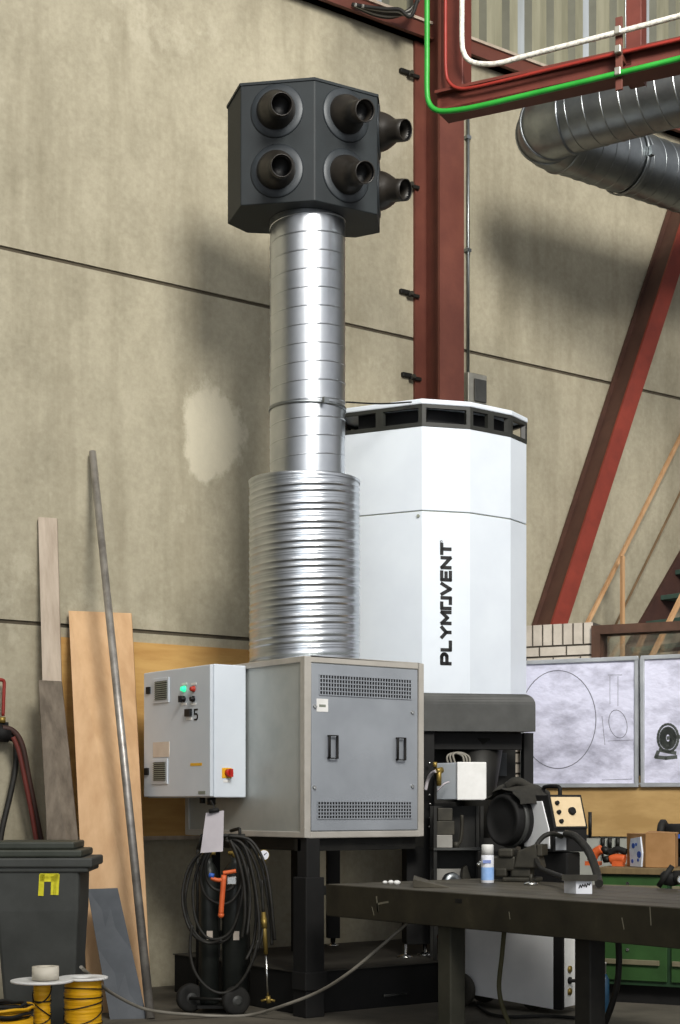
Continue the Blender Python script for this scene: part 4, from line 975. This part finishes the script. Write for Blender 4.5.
for x, r in ((-LW+.02, .12), (-.22, .085)):
    for y in ((-.05 if r > .1 else .12), DW+.02):
        c_ = FWm @ V((x, y, r)); ax = FWm.to_3x3() @ V((0, 1, 0))
        mb = MB(); mb.lathe(c_-ax*.025, ax, [(0, r*.5), (0, r*.85), (.012, r), (.038, r), (.05, r*.85), (.05, r*.5)], 28); part('wheel', mb, M_CAST, t)
# feeder on top: corner post at px 553, front turned to the right, side running back to the left
zf0, zf1 = wz(852, 10.7), wz(795, 10.7)
mb = MB(); mb.box(-LW+.1, .08, .05, DW-.02, .80, zf0-.005, FWm); part('feeder_base', mb, M_BLACK, t, .01)
kc = at(553.5, 805, 10.68); kc.z = 0; FE = fr(kc, rz(28))           # x along the front, y towards the back
fwid = (hit(kc, 28, 587)-kc).length; fdep = (hit(kc, 118, 524)-kc).length
ex, ey = FE.to_3x3() @ V((1, 0, 0)), FE.to_3x3() @ V((0, 1, 0)); zm = wz(829, 10.7)
lean_ = .075
sp = [(0, zf0), (fdep, zf0), (fdep-.02, zf1-.02), (fdep-.05, zf1), (lean_, zf1), (0, zm)]
mb = MB(); mb.shape(sp, FE @ V((0, 0, 0)), ey, UP, ex, fwid); fd = part('feeder_housing', mb, M_BLACK, t, .005)
sp2 = [(.035, zf0+.02), (fdep-.01, zf0+.03), (fdep-.03, zf1-.045), (lean_+.05, zf1-.04), (.045, zm)]
mb = MB(); mb.shape(sp2, FE @ V((-.008, 0, 0)), ey, UP, ex, .01); part('feeder_door', mb, mat('machine_panel', '#dcdfe0'), fd, .003)
pa = FE @ V((.0, 0, zm)); pb = FE @ V((0, lean_, zf1)); uyp = (pb-pa).normalized(); uxp = ex; npn = uxp.cross(uyp).normalized()
if npn.dot(CAM-pa) < 0: npn = -npn
ph = (pb-pa).length; pw = fwid
mb = MB(); mb.shape([(0, 0), (pw, 0), (pw, ph), (0, ph)], pa, uxp, uyp, npn, .01); fm = part('dial_frame', mb, M_BLACK, t, .003)
mb = MB(); mb.shape([(.018, .014), (pw-.016, .014), (pw-.016, ph-.018), (.018, ph-.018)], pa+npn*.01, uxp, uyp, npn, .004); cp = part('dial_panel', mb, M_CREAM, fm)
for fx_, fy_, r in ((.2, .74, .015), (.2, .47, .015), (.22, .2, .015), (.6, .5, .028)):
    mb = MB(); mb.lathe(pa+uxp*(fx_*pw)+uyp*(fy_*ph)+npn*.014, npn, [(0, r), (.018, r*.9), (.02, r*.7)], 18); part('knob', mb, M_BLACK, cp)
mb = MB(); mb.box(.015, .10, -.006, .002, zf0+.012, zm-.02, FE); part('front_plate', mb, M_MACH, t)
hz_ = fdep-.06
mb = MB(); mb.tube([FE @ V((.12, lean_+.02, zf1-.01)), FE @ V((.12, lean_+.02, zf1+.045)), FE @ V((.12, lean_+.06, zf1+.06)), FE @ V((.12, hz_-.04, zf1+.06)), FE @ V((.12, hz_, zf1+.045)), FE @ V((.12, hz_, zf1-.01))], .014, 8, 4); part('carry_handle', mb, M_BLACK, t)
rp = at(590, 805, 10.85); mb = MB(); mb.cyl((rp.x, rp.y, wz(838, 10.85)), (rp.x, rp.y, wz(812, 10.85)), .012); mb.tube([V((rp.x, rp.y, wz(836, 10.85))), FE @ V((fwid-.02, .1, wz(836, 10.85)))], .01, 8, 0); part('rod', mb, M_DK, t)
# round spool housing turned to the left
sc0 = at(505, 820, 10.95); ax = dirv(213); rr = .178
mb = MB(); mb.lathe(sc0-ax*.12, ax, [(0, rr*.95), (.02, rr), (.13, rr), (.145, rr*.985), (.152, rr*.95), (.152, rr*.84), (.140, rr*.82), (.146, rr*.4), (.148, .01)], 44); sh = part('spool_housing', mb, M_BLACK, t)
mb = MB(); mb.lathe(sc0-ax*.06, ax, [(0, rr+.002), (.0, rr+.012), (.03, rr+.012), (.03, rr+.002)], 44, caps=False); part('rim_band', mb, M_CHAR, sh)
mb = MB(); mb.lathe(sc0-ax*.30, ax, [(0, rr*.8), (.02, rr*1.05), (.15, rr*1.05), (.18, rr*.95)], 40); part('spool_cover', mb, M_DK, t)
ct = thing('dark_jacket', 'dark cloth jacket draped over the round spool housing', 'jacket', tuple(sc0+UP*.2))
mb = MB(); mb.smooth = True; rows = []; hx = ax.cross(UP).normalized()
for i in range(11):
    f = i/10; row = []
    for j in range(15):
        a = math.radians(28+115*j/14)
        wob = .010*math.sin(i*1.1+j*.5)+.008*math.sin(j*.9-i*.6)
        r2 = rr*1.06+.02+wob+.035*math.sin(f*PI)
        row.append(mb.bm.verts.new(sc0+hx*(-math.cos(a)*r2)+UP*(math.sin(a)*r2)-ax*(.34*f+.02*math.sin(j*1.7)-.03)))
    rows.append(row)
for A, B in zip(rows, rows[1:]):
    for k in range(14): mb.face([A[k], A[k+1], B[k+1], B[k]])
ob = part('cloth', mb, M_CLOTH, ct); sm_ = ob.modifiers.new('solid', 'SOLIDIFY'); sm_.thickness = .012; sm_.offset = 1; ss_ = ob.modifiers.new('sub', 'SUBSURF'); ss_.levels = 1; ss_.render_levels = 2
mb = MB(); mb.tube([sc0+UP*(rr+.05)-ax*.02, at(516, 781, 10.93), at(527, 786, 10.95), at(537, 795, 10.93), at(541, 803, 10.9)], .03, 10, 5); part('sleeve', mb, M_CLOTH, ct)
# torch cable from the machine over the table
def curve_thing(name, pts, r, m, label, cat):
    mb = MB(); mb.tube(pts, r, 10, 8); return solo(name, mb, m, label, cat)
f1 = FE @ V((.1, -.02, zm-.035))
curve_thing('torch_hose', [f1, at(567, 834, 10.45), at(576, 837, 10.3), at(587, 849, 10.1), at(594, 864, 9.9), at(598, 878, 9.75), onT(599, 888)+UP*.026], .026, M_HOSE, 'thick black torch hose arching from the dial panel down onto the table', 'hose')
curve_thing('earth_cable', [FE @ V((.05, -.02, zm-.05)), at(552, 833.5, 10.5), at(543, 837, 10.45), at(536.5, 846, 10.4), at(536, 858, 10.35), at(541, 868, 10.2), at(552, 873, 9.9), at(563, 877, 9.55), at(572, 880.5, 9.2)], .016, M_HOSE, 'thinner black cable looping left from the machine towards the white carton', 'cable')
curve_thing('hanging_cable', [onplane(505, 922, V((6.4, 0, 0)), V((1, 0, 0))), onplane(502, 955, V((6.4, 0, 0)), V((1, 0, 0))), onplane(499, 985, V((6.4, 0, 0)), V((1, 0, 0))), onplane(502, 1005, V((6.4, 0, 0)), V((1, 0, 0))), onplane(510, 1026, V((6.4, 0, 0)), V((1, 0, 0))), onplane(518, 1046, V((6.4, 0, 0)), V((1, 0, 0)))], .014, mat('olive_cable', '#4d4a30', '#5b5839', .6), 'olive cable hanging from the table in front of the grey machine panel', 'cable')
curve_thing('black_floor_cable', [onZ(478, 1006, .015), onZ(490, 1014, .015), onZ(510, 1017, .015), onZ(545, 1016, .015), onZ(575, 1018, .015)], .012, M_RUBBER, 'black cable lying on the floor under the grey machine panel', 'cable')
curve_thing('dark_hanging_hose', [onplane(618, 936, V((6.6, 0, 0)), V((1, 0, 0))), onplane(619, 960, V((6.6, 0, 0)), V((1, 0, 0))), onplane(617, 985, V((6.6, 0, 0)), V((1, 0, 0))), onplane(610, 1010, V((6.6, 0, 0)), V((1, 0, 0))), onplane(600, 1035, V((6.6, 0, 0)), V((1, 0, 0)))], .018, M_HOSE, 'dark hose hanging under the table in front of the green drawer', 'hose')

# parts shelf between tower post and vise
q = at(452, 805, 11.5)
FS = fr(V((q.x, q.y, 0)), rz(4))
t = thing('parts_cart', 'dark steel cart with two shelves left of the spool housing', 'cart', (q.x, q.y, .288))
def sx(px): return (px-452)*11.5/1600
def sz(py): return 1.4-(py-805)*11.5/1600
mb = MB()
for x in (sx(435), sx(482)):
    for y in (.0, .2): mb.box(x-.012, x+.012, y-.012, y+.012, .288, sz(806), FS)
part('frame', mb, M_DK, t)
for py in (849, 893): mb = MB(); mb.box(sx(433), sx(484), -.03, .23, sz(py)-.008, sz(py)+.008, FS); part('shelf', mb, M_CHAR, t)
mb = MB(); mb.box(sx(434), sx(484), .21, .225, .45, sz(806), FS); part('back_panel', mb, M_DK, t)
def ons(x, y): return FS @ V((sx(x), y, 0))
mb = MB(); mb.box(sx(435.5), sx(452.5), .0, .12, sz(849)+.009, sz(835), FS); solo('small_grey_box', mb, M_GREYB, 'small plain grey box on the upper cart shelf below the terminal box', 'box', .004)
mb = MB(); mb.tube([FS @ V((sx(457), .05, sz(847))), FS @ V((sx(461), .05, sz(842))), FS @ V((sx(463), .05, sz(830))), FS @ V((sx(463), .05, sz(815)))], .013, 8, 5); mb.cyl(FS @ V((sx(457), .05, sz(848.7)+.001)), FS @ V((sx(457), .05, sz(842))), .025); solo('bent_pipe', mb, M_CAST, 'bent dark pipe standing on the cart shelf beside the grey box', 'pipe')
mb = MB(); zz = sz(893)+.009; mb.lathe(FS @ V((sx(450), -.0, zz+.07)), FS.to_3x3() @ V((.3, -1, 0)), [(0, .03), (0, .068), (.03, .072), (.06, .065), (.06, .03)], 24); mb.cyl(FS @ V((sx(450), .0, zz+.07)), FS @ V((sx(450), .16, zz+.07)), .03); solo('pipe_fitting', mb, M_GALV2, 'round metal hose coupling lying on the lower cart shelf', 'coupling')
mb = MB(); mb.box(sx(461), sx(474), .0, .1, zz, zz+.05, FS); mb.hexa([FS @ V(p) for p in ((sx(462), 0, zz+.05), (sx(473), 0, zz+.05), (sx(473), .1, zz+.05), (sx(462), .1, zz+.05))], [FS @ V(p) for p in ((sx(463), 0, zz+.17), (sx(467), 0, zz+.19), (sx(467), .1, zz+.19), (sx(463), .1, zz+.17))]); solo('clamp_block', mb, M_CAST, 'angular metal clamp block on the lower cart shelf left of the spray can', 'clamp', .004)
mb = MB(); mb.box(sx(436), sx(470), .12, .19, zz, zz+.16, FS); solo('steel_offcut', mb, M_GREYB, 'upright pale steel offcut at the back of the lower cart shelf', 'metal plate', .004)
for i, (a_, b_, c_, d_) in enumerate(((437, 455, 821, 834.9), (438, 453, 808, 820.9))):
    mb = MB(); mb.box(sx(a_), sx(b_), .02, .12, sz(d_), sz(c_), FS); solo('dark_block', mb, M_CAST, ('dark steel block resting on the small grey box', 'dark steel block on top of the pile on the cart')[i], 'metal block', .005)

# ================================================================== POSTERS ON THE PARTITION
def poster(a, b, c, d_, label):
    l, r = onB(a, c, -.05), onB(b, c, -.05); zt_p = onB(600, 657.5, -.05).z; zb_p = onB(600, 787.5, -.05).z
    t = thing('poster_frame', label, 'framed drawing', tuple(FB @ V(((l.x+r.x)/2, -.05, zb_p))), 'framed drawings on the partition')
    mb = MB(); mb.box(l.x+.02, r.x-.02, -.05, -.034, zb_p+.02, zt_p-.02, FB); sh = part('sheet', mb, M_WBOARD, t)
    mb = MB(); w = .03
    for x0, x1, z0, z1 in ((l.x, r.x, zt_p-w, zt_p), (l.x, r.x, zb_p, zb_p+w), (l.x, l.x+w, zb_p+w, zt_p-w), (r.x-w, r.x, zb_p+w, zt_p-w)): mb.box(x0, x1, -.065, -.031, z0, z1, FB)
    part('frame', mb, M_ALU, t, .005)
    return t, sh
OB = FB @ V((0, -.0502, 0)); ubx = FB.to_3x3() @ V((1, 0, 0)); nbx = FB.to_3x3() @ V((0, -1, 0))
def b2(px, py): p = onB(px, py, -.05); return (p.x, p.z)
t, sh = poster(521, 638.5, 657, 788, 'framed wrinkled drawing with one large thin circle, right of the white tower')
mb = MB(); mb.strokes([[b2(558+38*math.cos(a*PI/24), 719.5+49*math.sin(a*PI/24)) for a in range(49)]], .006, OB, ubx, UP, nbx, .001); part('circle_line', mb, M_LINE, sh)
mb = MB(); mb.strokes([[b2(618+9*math.cos(a*PI/12)+2*math.sin(a*PI/12), 724+14*math.sin(a*PI/12)) for a in range(25)]], .004, OB, ubx, UP, nbx, .001); part('ellipse_line', mb, M_LINE, sh)
mb = MB(); mb.strokes([[b2(608, 675), b2(622, 675)], [b2(610, 676), b2(610, 704)], [b2(618, 676), b2(618, 706)], [b2(602, 716), b2(605, 745)], [b2(608, 741), b2(633, 740)], [b2(602, 780), b2(632, 779)]], .003, OB, ubx, UP, nbx, .001)
part('line_drawing', mb, M_LINE, sh)
t, sh = poster(641, 760, 653, 789, 'framed drawing with a dark round gear sketch at the right edge')
mb = MB(); 
for r in (12, 9, 6): mb.strokes([[b2(668+r*.85*math.cos(a*PI/12), 738+r*1.15*math.sin(a*PI/12)) for a in range(25)]], .018 if r > 6 else .05, OB, ubx, UP, nbx, .001)
mb.strokes([[b2(668, 738), b2(690, 736)], [b2(658, 752), b2(656, 757), b2(666, 758), b2(676, 757)], [b2(660, 750), b2(675, 753)]], .028, OB, ubx, UP, nbx, .001)
part('gear_drawing', mb, mat('gear_ink', '#4a4f4c', '#5c615d', .7), sh)

# ================================================================== GREEN WORKBENCH
kb = FB.inverted() @ at(640, 805, 11.2); YB0 = kb.y          # bench front, local y
def onW(px, py, off=0): p = FB.inverted() @ onplane(px, py, FB @ V((0, YB0-off, 0)), NB); return p
zt_b = onW(640, 868).z; xb0 = onW(596, 900).x; xm = onW(669, 950).x; zd0 = onW(640, 986).z
t = thing('green_workbench', 'green steel workbench with wooden top and wide drawers below the framed drawings', 'workbench', tuple(FB @ V((1.6, YB0+.3, 0))))
mb = MB(); mb.box(xb0, 3.4, YB0-.03, -.035, zt_b-.045, zt_b, FB); part('worktop', mb, M_WOODTOP, t, .004)
mb = MB(); mb.box(xb0+.02, 3.38, YB0+.02, -.06, zd0, zt_b-.046, FB); part('carcass', mb, M_BENCHD, t, .004)
mb = MB(); mb.box(xb0+.05, 3.3, YB0+.1, -.1, 0, zd0, FB); part('base', mb, M_BLACK, t)
zz0, zz1 = onW(640, 981).z, onW(640, 943).z
cols = ((xb0+.03, xm-.015), (xm+.015, xm+.62), (xm+.65, xm+1.25))
for ci, (x0, x1) in enumerate(cols):
    for z0, z1 in ((zz0, zz1), (zz1+.03, zz1+.28), (zz1+.31, zt_b-.06)):
        if z1-z0 < .05: continue
        mb = MB(); mb.box(x0, x1, YB0, YB0+.02, z0, z1, FB); dr = part('drawer', mb, M_BENCHG, t, .004)
        zc = z0+(z1-z0)*.5; mb = MB(); mb.box(x0+.01, x1-.05, YB0-.022, YB0, zc-.02, zc+.016, FB); part('pull', mb, mat('pull_beige', '#6f6a55', '#7f7a63', .5), dr, .004)
        lk = FB @ V((x0+(x1-x0)*.42, YB0, z1-.05)); mb = MB(); mb.lathe(lk, -NB, [(0, .012), (.008, .012)], 12); part('lock', mb, M_CHROME, dr)
# on the bench
TW = zt_b+.001
def onBench(px, py): return onZ(px, py, TW)
# cardboard box
def bb(px, yl, z): return FB @ V((onW(px, 850, -yl).x, YB0+yl, z))
zc1 = TW+34*11.2/1600
cor = [(onW(645.5, 850, -.07).x, .07), (onW(675, 850, -.09).x, .09), (onW(677, 850, -.35).x, .38), (onW(624.5, 850, -.22).x, .27)]
cz = zt_b+.001
t = thing('cardboard_box', 'open brown cardboard box on the green workbench', 'box', tuple(FB @ V((cor[0][0], YB0+.2, cz))))
mb = MB(); mb.hexa([FB @ V((x, YB0+y, cz)) for x, y in cor], [FB @ V((x, YB0+y, zc1)) for x, y in cor]); part('carton', mb, M_CARD, t, .004)
mb = MB(); a_ = FB @ V((cor[0][0], YB0+cor[0][1], 0)); b_ = FB @ V((cor[3][0], YB0+cor[3][1], 0)); dl = (b_-a_); nl = V((dl.y, -dl.x, 0)).normalized(); nl = nl if nl.dot(CAM-a_) > 0 else -nl
mb = MB(); mb.shape([(dl.length*.15, .003), (dl.length*.72, .003), (dl.length*.76, .12), (dl.length*.7, .2), (dl.length*.2, .215), (dl.length*.1, .1)], V((a_.x, a_.y, cz))+nl*.001, dl.normalized(), UP, nl, .012); pg = part('plastic_wrap', mb, M_FLAP, t)
mb = MB()
for u_, z_, r_ in ((.25, .09, .025), (.55, .15, .02), (.4, .16, .012), (.6, .04, .015), (.3, .05, .012)): mb.shape([(dl.length*u_+r_*math.cos(a)*1.2, z_+r_*math.sin(a)) for a in [i*PI/4 for i in range(8)]], V((a_.x, a_.y, cz))+nl*.0125, dl.normalized(), UP, nl, .002)
part('blue_spot', mb, M_BLUE, pg)
mb = MB(); mb.hexa([FB @ V((cor[0][0], YB0+cor[0][1], zc1)), FB @ V((cor[1][0], YB0+cor[1][1], zc1)), FB @ V((cor[1][0], YB0+cor[1][1]+.1, zc1)), FB @ V((cor[0][0], YB0+cor[0][1]+.1, zc1))], [FB @ V((cor[0][0], YB0+cor[0][1], zc1+.008)), FB @ V((cor[1][0], YB0+cor[1][1], zc1+.004)), FB @ V((cor[1][0], YB0+cor[1][1]+.1, zc1+.01)), FB @ V((cor[0][0], YB0+cor[0][1]+.1, zc1+.02))]); part('flap', mb, M_CARD, t)
def tool(px, yoff, label, nm, kind):
    x = onW(px, 860, -yoff).x; o = FB @ V((x, YB0+yoff, cz)); F = fr(o, rz(-27))
    t = thing(nm, label, 'power tool', o)
    if kind == 0:
        mb = MB(); mb.tube([F @ V((-.05, 0, .045)), F @ V((0, 0, .055)), F @ V((.06, 0, .05))], .035, 12, 4); mb.box(-.03, .05, -.03, .03, 0, .05, F); part('body', mb, M_ORANGE, t)
        mb = MB(); mb.tube([F @ V((-.06, 0, .085)), F @ V((-.0, 0, .12)), F @ V((.07, 0, .10))], .024, 10, 4); part('grip', mb, M_BLACK, t)
        mb = MB(); mb.cyl(F @ V((-.05, 0, .05)), F @ V((-.10, 0, .045)), .024); part('nose', mb, M_DK, t)
    else:
        mb = MB(); mb.tube([F @ V((-.05, 0, .03)), F @ V((-.02, 0, .09)), F @ V((.03, 0, .12))], .035, 12, 4); mb.box(-.09, .02, -.03, .03, 0, .03, F); part('body', mb, M_ORANGE, t)
        mb = MB(); mb.cyl(F @ V((.03, 0, .12)), F @ V((.08, 0, .10)), .028); part('chuck', mb, M_DK, t)
tool(617, .25, 'orange power tool with black grip on the workbench next to the cardboard box', 'power_tool', 0)
tool(598, .3, 'small orange power tool on the workbench partly behind the arching torch hose', 'power_tool', 1)
x = onW(676, 850, -.5).x; o = FB @ V((x+.06, YB0+.5, cz)); F = fr(o, rz(-27))
t = thing('bench_grinder', 'black bench grinder on the workbench behind the cardboard box', 'bench grinder', o)
mb = MB(); mb.box(-.1, .1, -.08, .08, 0, .06, F); mb.cyl(F @ V((0, 0, .05)), F @ V((0, 0, .2)), .05); mb.cyl(F @ V((-.12, 0, .23)), F @ V((.12, 0, .23)), .075, seg=24); part('motor', mb, M_BLACK, t)
for sx_ in (-1, 1): mb = MB(); mb.lathe(F @ V((sx_*.13, 0, .24)), F.to_3x3() @ V((sx_, 0, 0)), [(0, .08), (.01, .095), (.04, .095), (.05, .08)], 24); part('wheel_guard', mb, M_RUBBER, t)
mb = MB(); mb.box(-.05, .05, -.082, -.07, .2, .23, F); part('blue_plate', mb, M_BLUE, t)
# hanging tool rail items behind: chisels in a row
for i, px in enumerate((602, 609, 617)):
    x = onB(px, 845, -.05).x; mb = MB(); p = FB @ V((x, -.03, onB(px, 858, -.05).z)); q = FB @ V((x, -.03, onB(px, 838, -.05).z)); mb.cyl(p, p.lerp(q, .55), .008, seg=8); mb.cyl(p.lerp(q, .5), q, .016, seg=10)
    solo('hanging_file', mb, M_DK, 'dark file hanging on the wall above the workbench, '+('leftmost of three', 'middle of three', 'rightmost of three')[i], 'file', group='files hanging over the bench')
# blue bottle under the bench, timber block
q = onZ(604, 1012, 0); k = q.dot(FW)/1600
t = thing('blue_bottle', 'slim blue bottle with pale neck standing on the floor beside the dark table leg', 'bottle', q)
mb = MB(); mb.lathe(q, UP, [(0, 5*k), (.004, 5.4*k), (33*k, 5.2*k), (38*k, 2.6*k)], 20); part('body', mb, M_BLUEB, t)
mb = MB(); mb.lathe(q+UP*(37*k), UP, [(0, 2.4*k), (11*k, 2.2*k), (11*k, 2.6*k), (13*k, 2.6*k)], 16); part('neck', mb, M_GREYB, t)

# ================================================================== BEHIND THE PARTITION: TIMBER AND STAIR
def stick(nm, a, b, ya, yb, r, m, label):
    A, B = onY(a[0], a[1], ya), onY(b[0], b[1], yb); d = (B-A).normalized()
    A = A-d*(A.z/d.z) ; 
    mb = MB(); u = d.cross(V((0, 1, 0))).normalized(); w = d.cross(u).normalized()
    mb.hexa([A+u*r+w*r, A-u*r+w*r, A-u*r-w*r, A+u*r-w*r], [B+u*r+w*r, B-u*r+w*r, B-u*r-w*r, B+u*r-w*r]); solo(nm, mb, m, label, 'timber batten')
stick('timber_batten', (588, 622), (690, 418), YW-.35, YW-.05, .016, M_TIMBER, 'long pale timber batten leaning diagonally behind the partition, nearest the red-brown brace')
stick('timber_batten', (617, 622), (684, 485), YW-.2, YW-.04, .008, M_TIMBERD, 'thin dark timber batten leaning behind the partition right of the long pale batten')
stick('timber_batten', (622.5, 622), (622.5, 556), YW-.42, YW-.42, .016, M_TIMBER, 'short upright timber batten standing behind the partition')
stick('timber_batten', (655, 650), (690, 580), YW-1.35, YW-1.3, .018, M_TIMBER, 'pale timber batten slanting up behind the window at the right edge')
sa = onY(640, 622, YW-.3); sb = onY(690, 535, YW-.3); ds = (sb-sa).normalized(); sa = sa-ds*(sa.z/ds.z); sb = sb+ds*.6
t = thing('staircase', 'dark steel stair with green treads behind the partition at the right edge', 'staircase', (sa.x, YW-.5, 0))
u = V((ds.z, 0, -ds.x))
for y in (YW-.32, YW-1.2):
    mb = MB(); A, B = V((sa.x, y, sa.z)), V((sb.x, y, sb.z)); w_ = u*.26
    mb.hexa([A, A+w_, A+w_+yv*.04, A+yv*.04], [B, B+w_, B+w_+yv*.04, B+yv*.04]); part('stringer', mb, M_STRING, t)
nst = int((sb.z)/.26)
for i in range(1, nst):
    z = i*.26; x = sa.x+(sb.x-sa.x)*z/sb.z+.06; mb = MB(); mb.box(x, x+.25, YW-1.16, YW-.32, z-.03, z+.015); part('tread', mb, M_STAIR, t, .004)

# ================================================================== CAMERA, WORLD, LIGHTS
cd = bpy.data.cameras.new('camera'); co = bpy.data.objects.new('camera', cd); COL.objects.link(co)
cd.sensor_fit = 'HORIZONTAL'; cd.sensor_width = 36; cd.lens = 36*FL/680; cd.shift_y = (CY-512)/680; cd.clip_end = 200
co.location = CAM; co.rotation_euler = (PI/2, 0, YAW); S.camera = co

w = bpy.data.worlds.new('world'); S.world = w; w.use_nodes = True; nt = w.node_tree; N = nt.nodes; L = nt.links
bg = N['Background']; tc = N.new('ShaderNodeTexCoord')
dp = N.new('ShaderNodeVectorMath'); dp.operation = 'DOT_PRODUCT'; dv = (-FW+RT*.6+UP*.4).normalized(); dp.inputs[1].default_value = dv
L.new(tc.outputs['Generated'], dp.inputs[0])
cr = N.new('ShaderNodeValToRGB'); e = cr.color_ramp.elements
e[0].position = .15; e[0].color = (.10, .10, .095, 1); e[1].position = .95; e[1].color = (1.05, 1.05, 1.08, 1)
x = e.new(.62); x.color = (.30, .295, .28, 1)
mr = N.new('ShaderNodeMapRange'); mr.inputs['From Min'].default_value = -1; L.new(dp.outputs['Value'], mr.inputs['Value']); L.new(mr.outputs[0], cr.inputs['Fac'])
L.new(cr.outputs['Color'], bg.inputs['Color']); bg.inputs['Strength'].default_value = .72

def area(nm, loc, tgt, sx_, sy_, pw_, col):
    l = bpy.data.lights.new(nm, 'AREA'); l.shape = 'RECTANGLE'; l.size = sx_; l.size_y = sy_; l.energy = pw_; l.color = col
    o = bpy.data.objects.new(nm, l); COL.objects.link(o); o.location = loc; o.rotation_euler = (V(tgt)-V(loc)).to_track_quat('-Z', 'Y').to_euler(); return o
LP = RT*4.0-FW*1.0+UP*11.0
o = area('skylight_right', LP, FW*11.5+RT*2.6+UP*6.4, 4.2, 4.2, 600, (1, .965, .90)); o.data.spread = math.radians(75)
area('skylight_left', (0.5, 3.5, 10.5), (6, 10.5, 3.5), 5, 3, 130, (1, .97, .93))
area('hall_opening', (-3.5, -3.5, 3.2), (6.0, 10, 2.6), 6, 4, 170, (.86, .93, 1))
S.view_settings.view_transform = 'Standard'; S.view_settings.look = 'None'; S.view_settings.exposure = .0; S.view_settings.gamma = .92
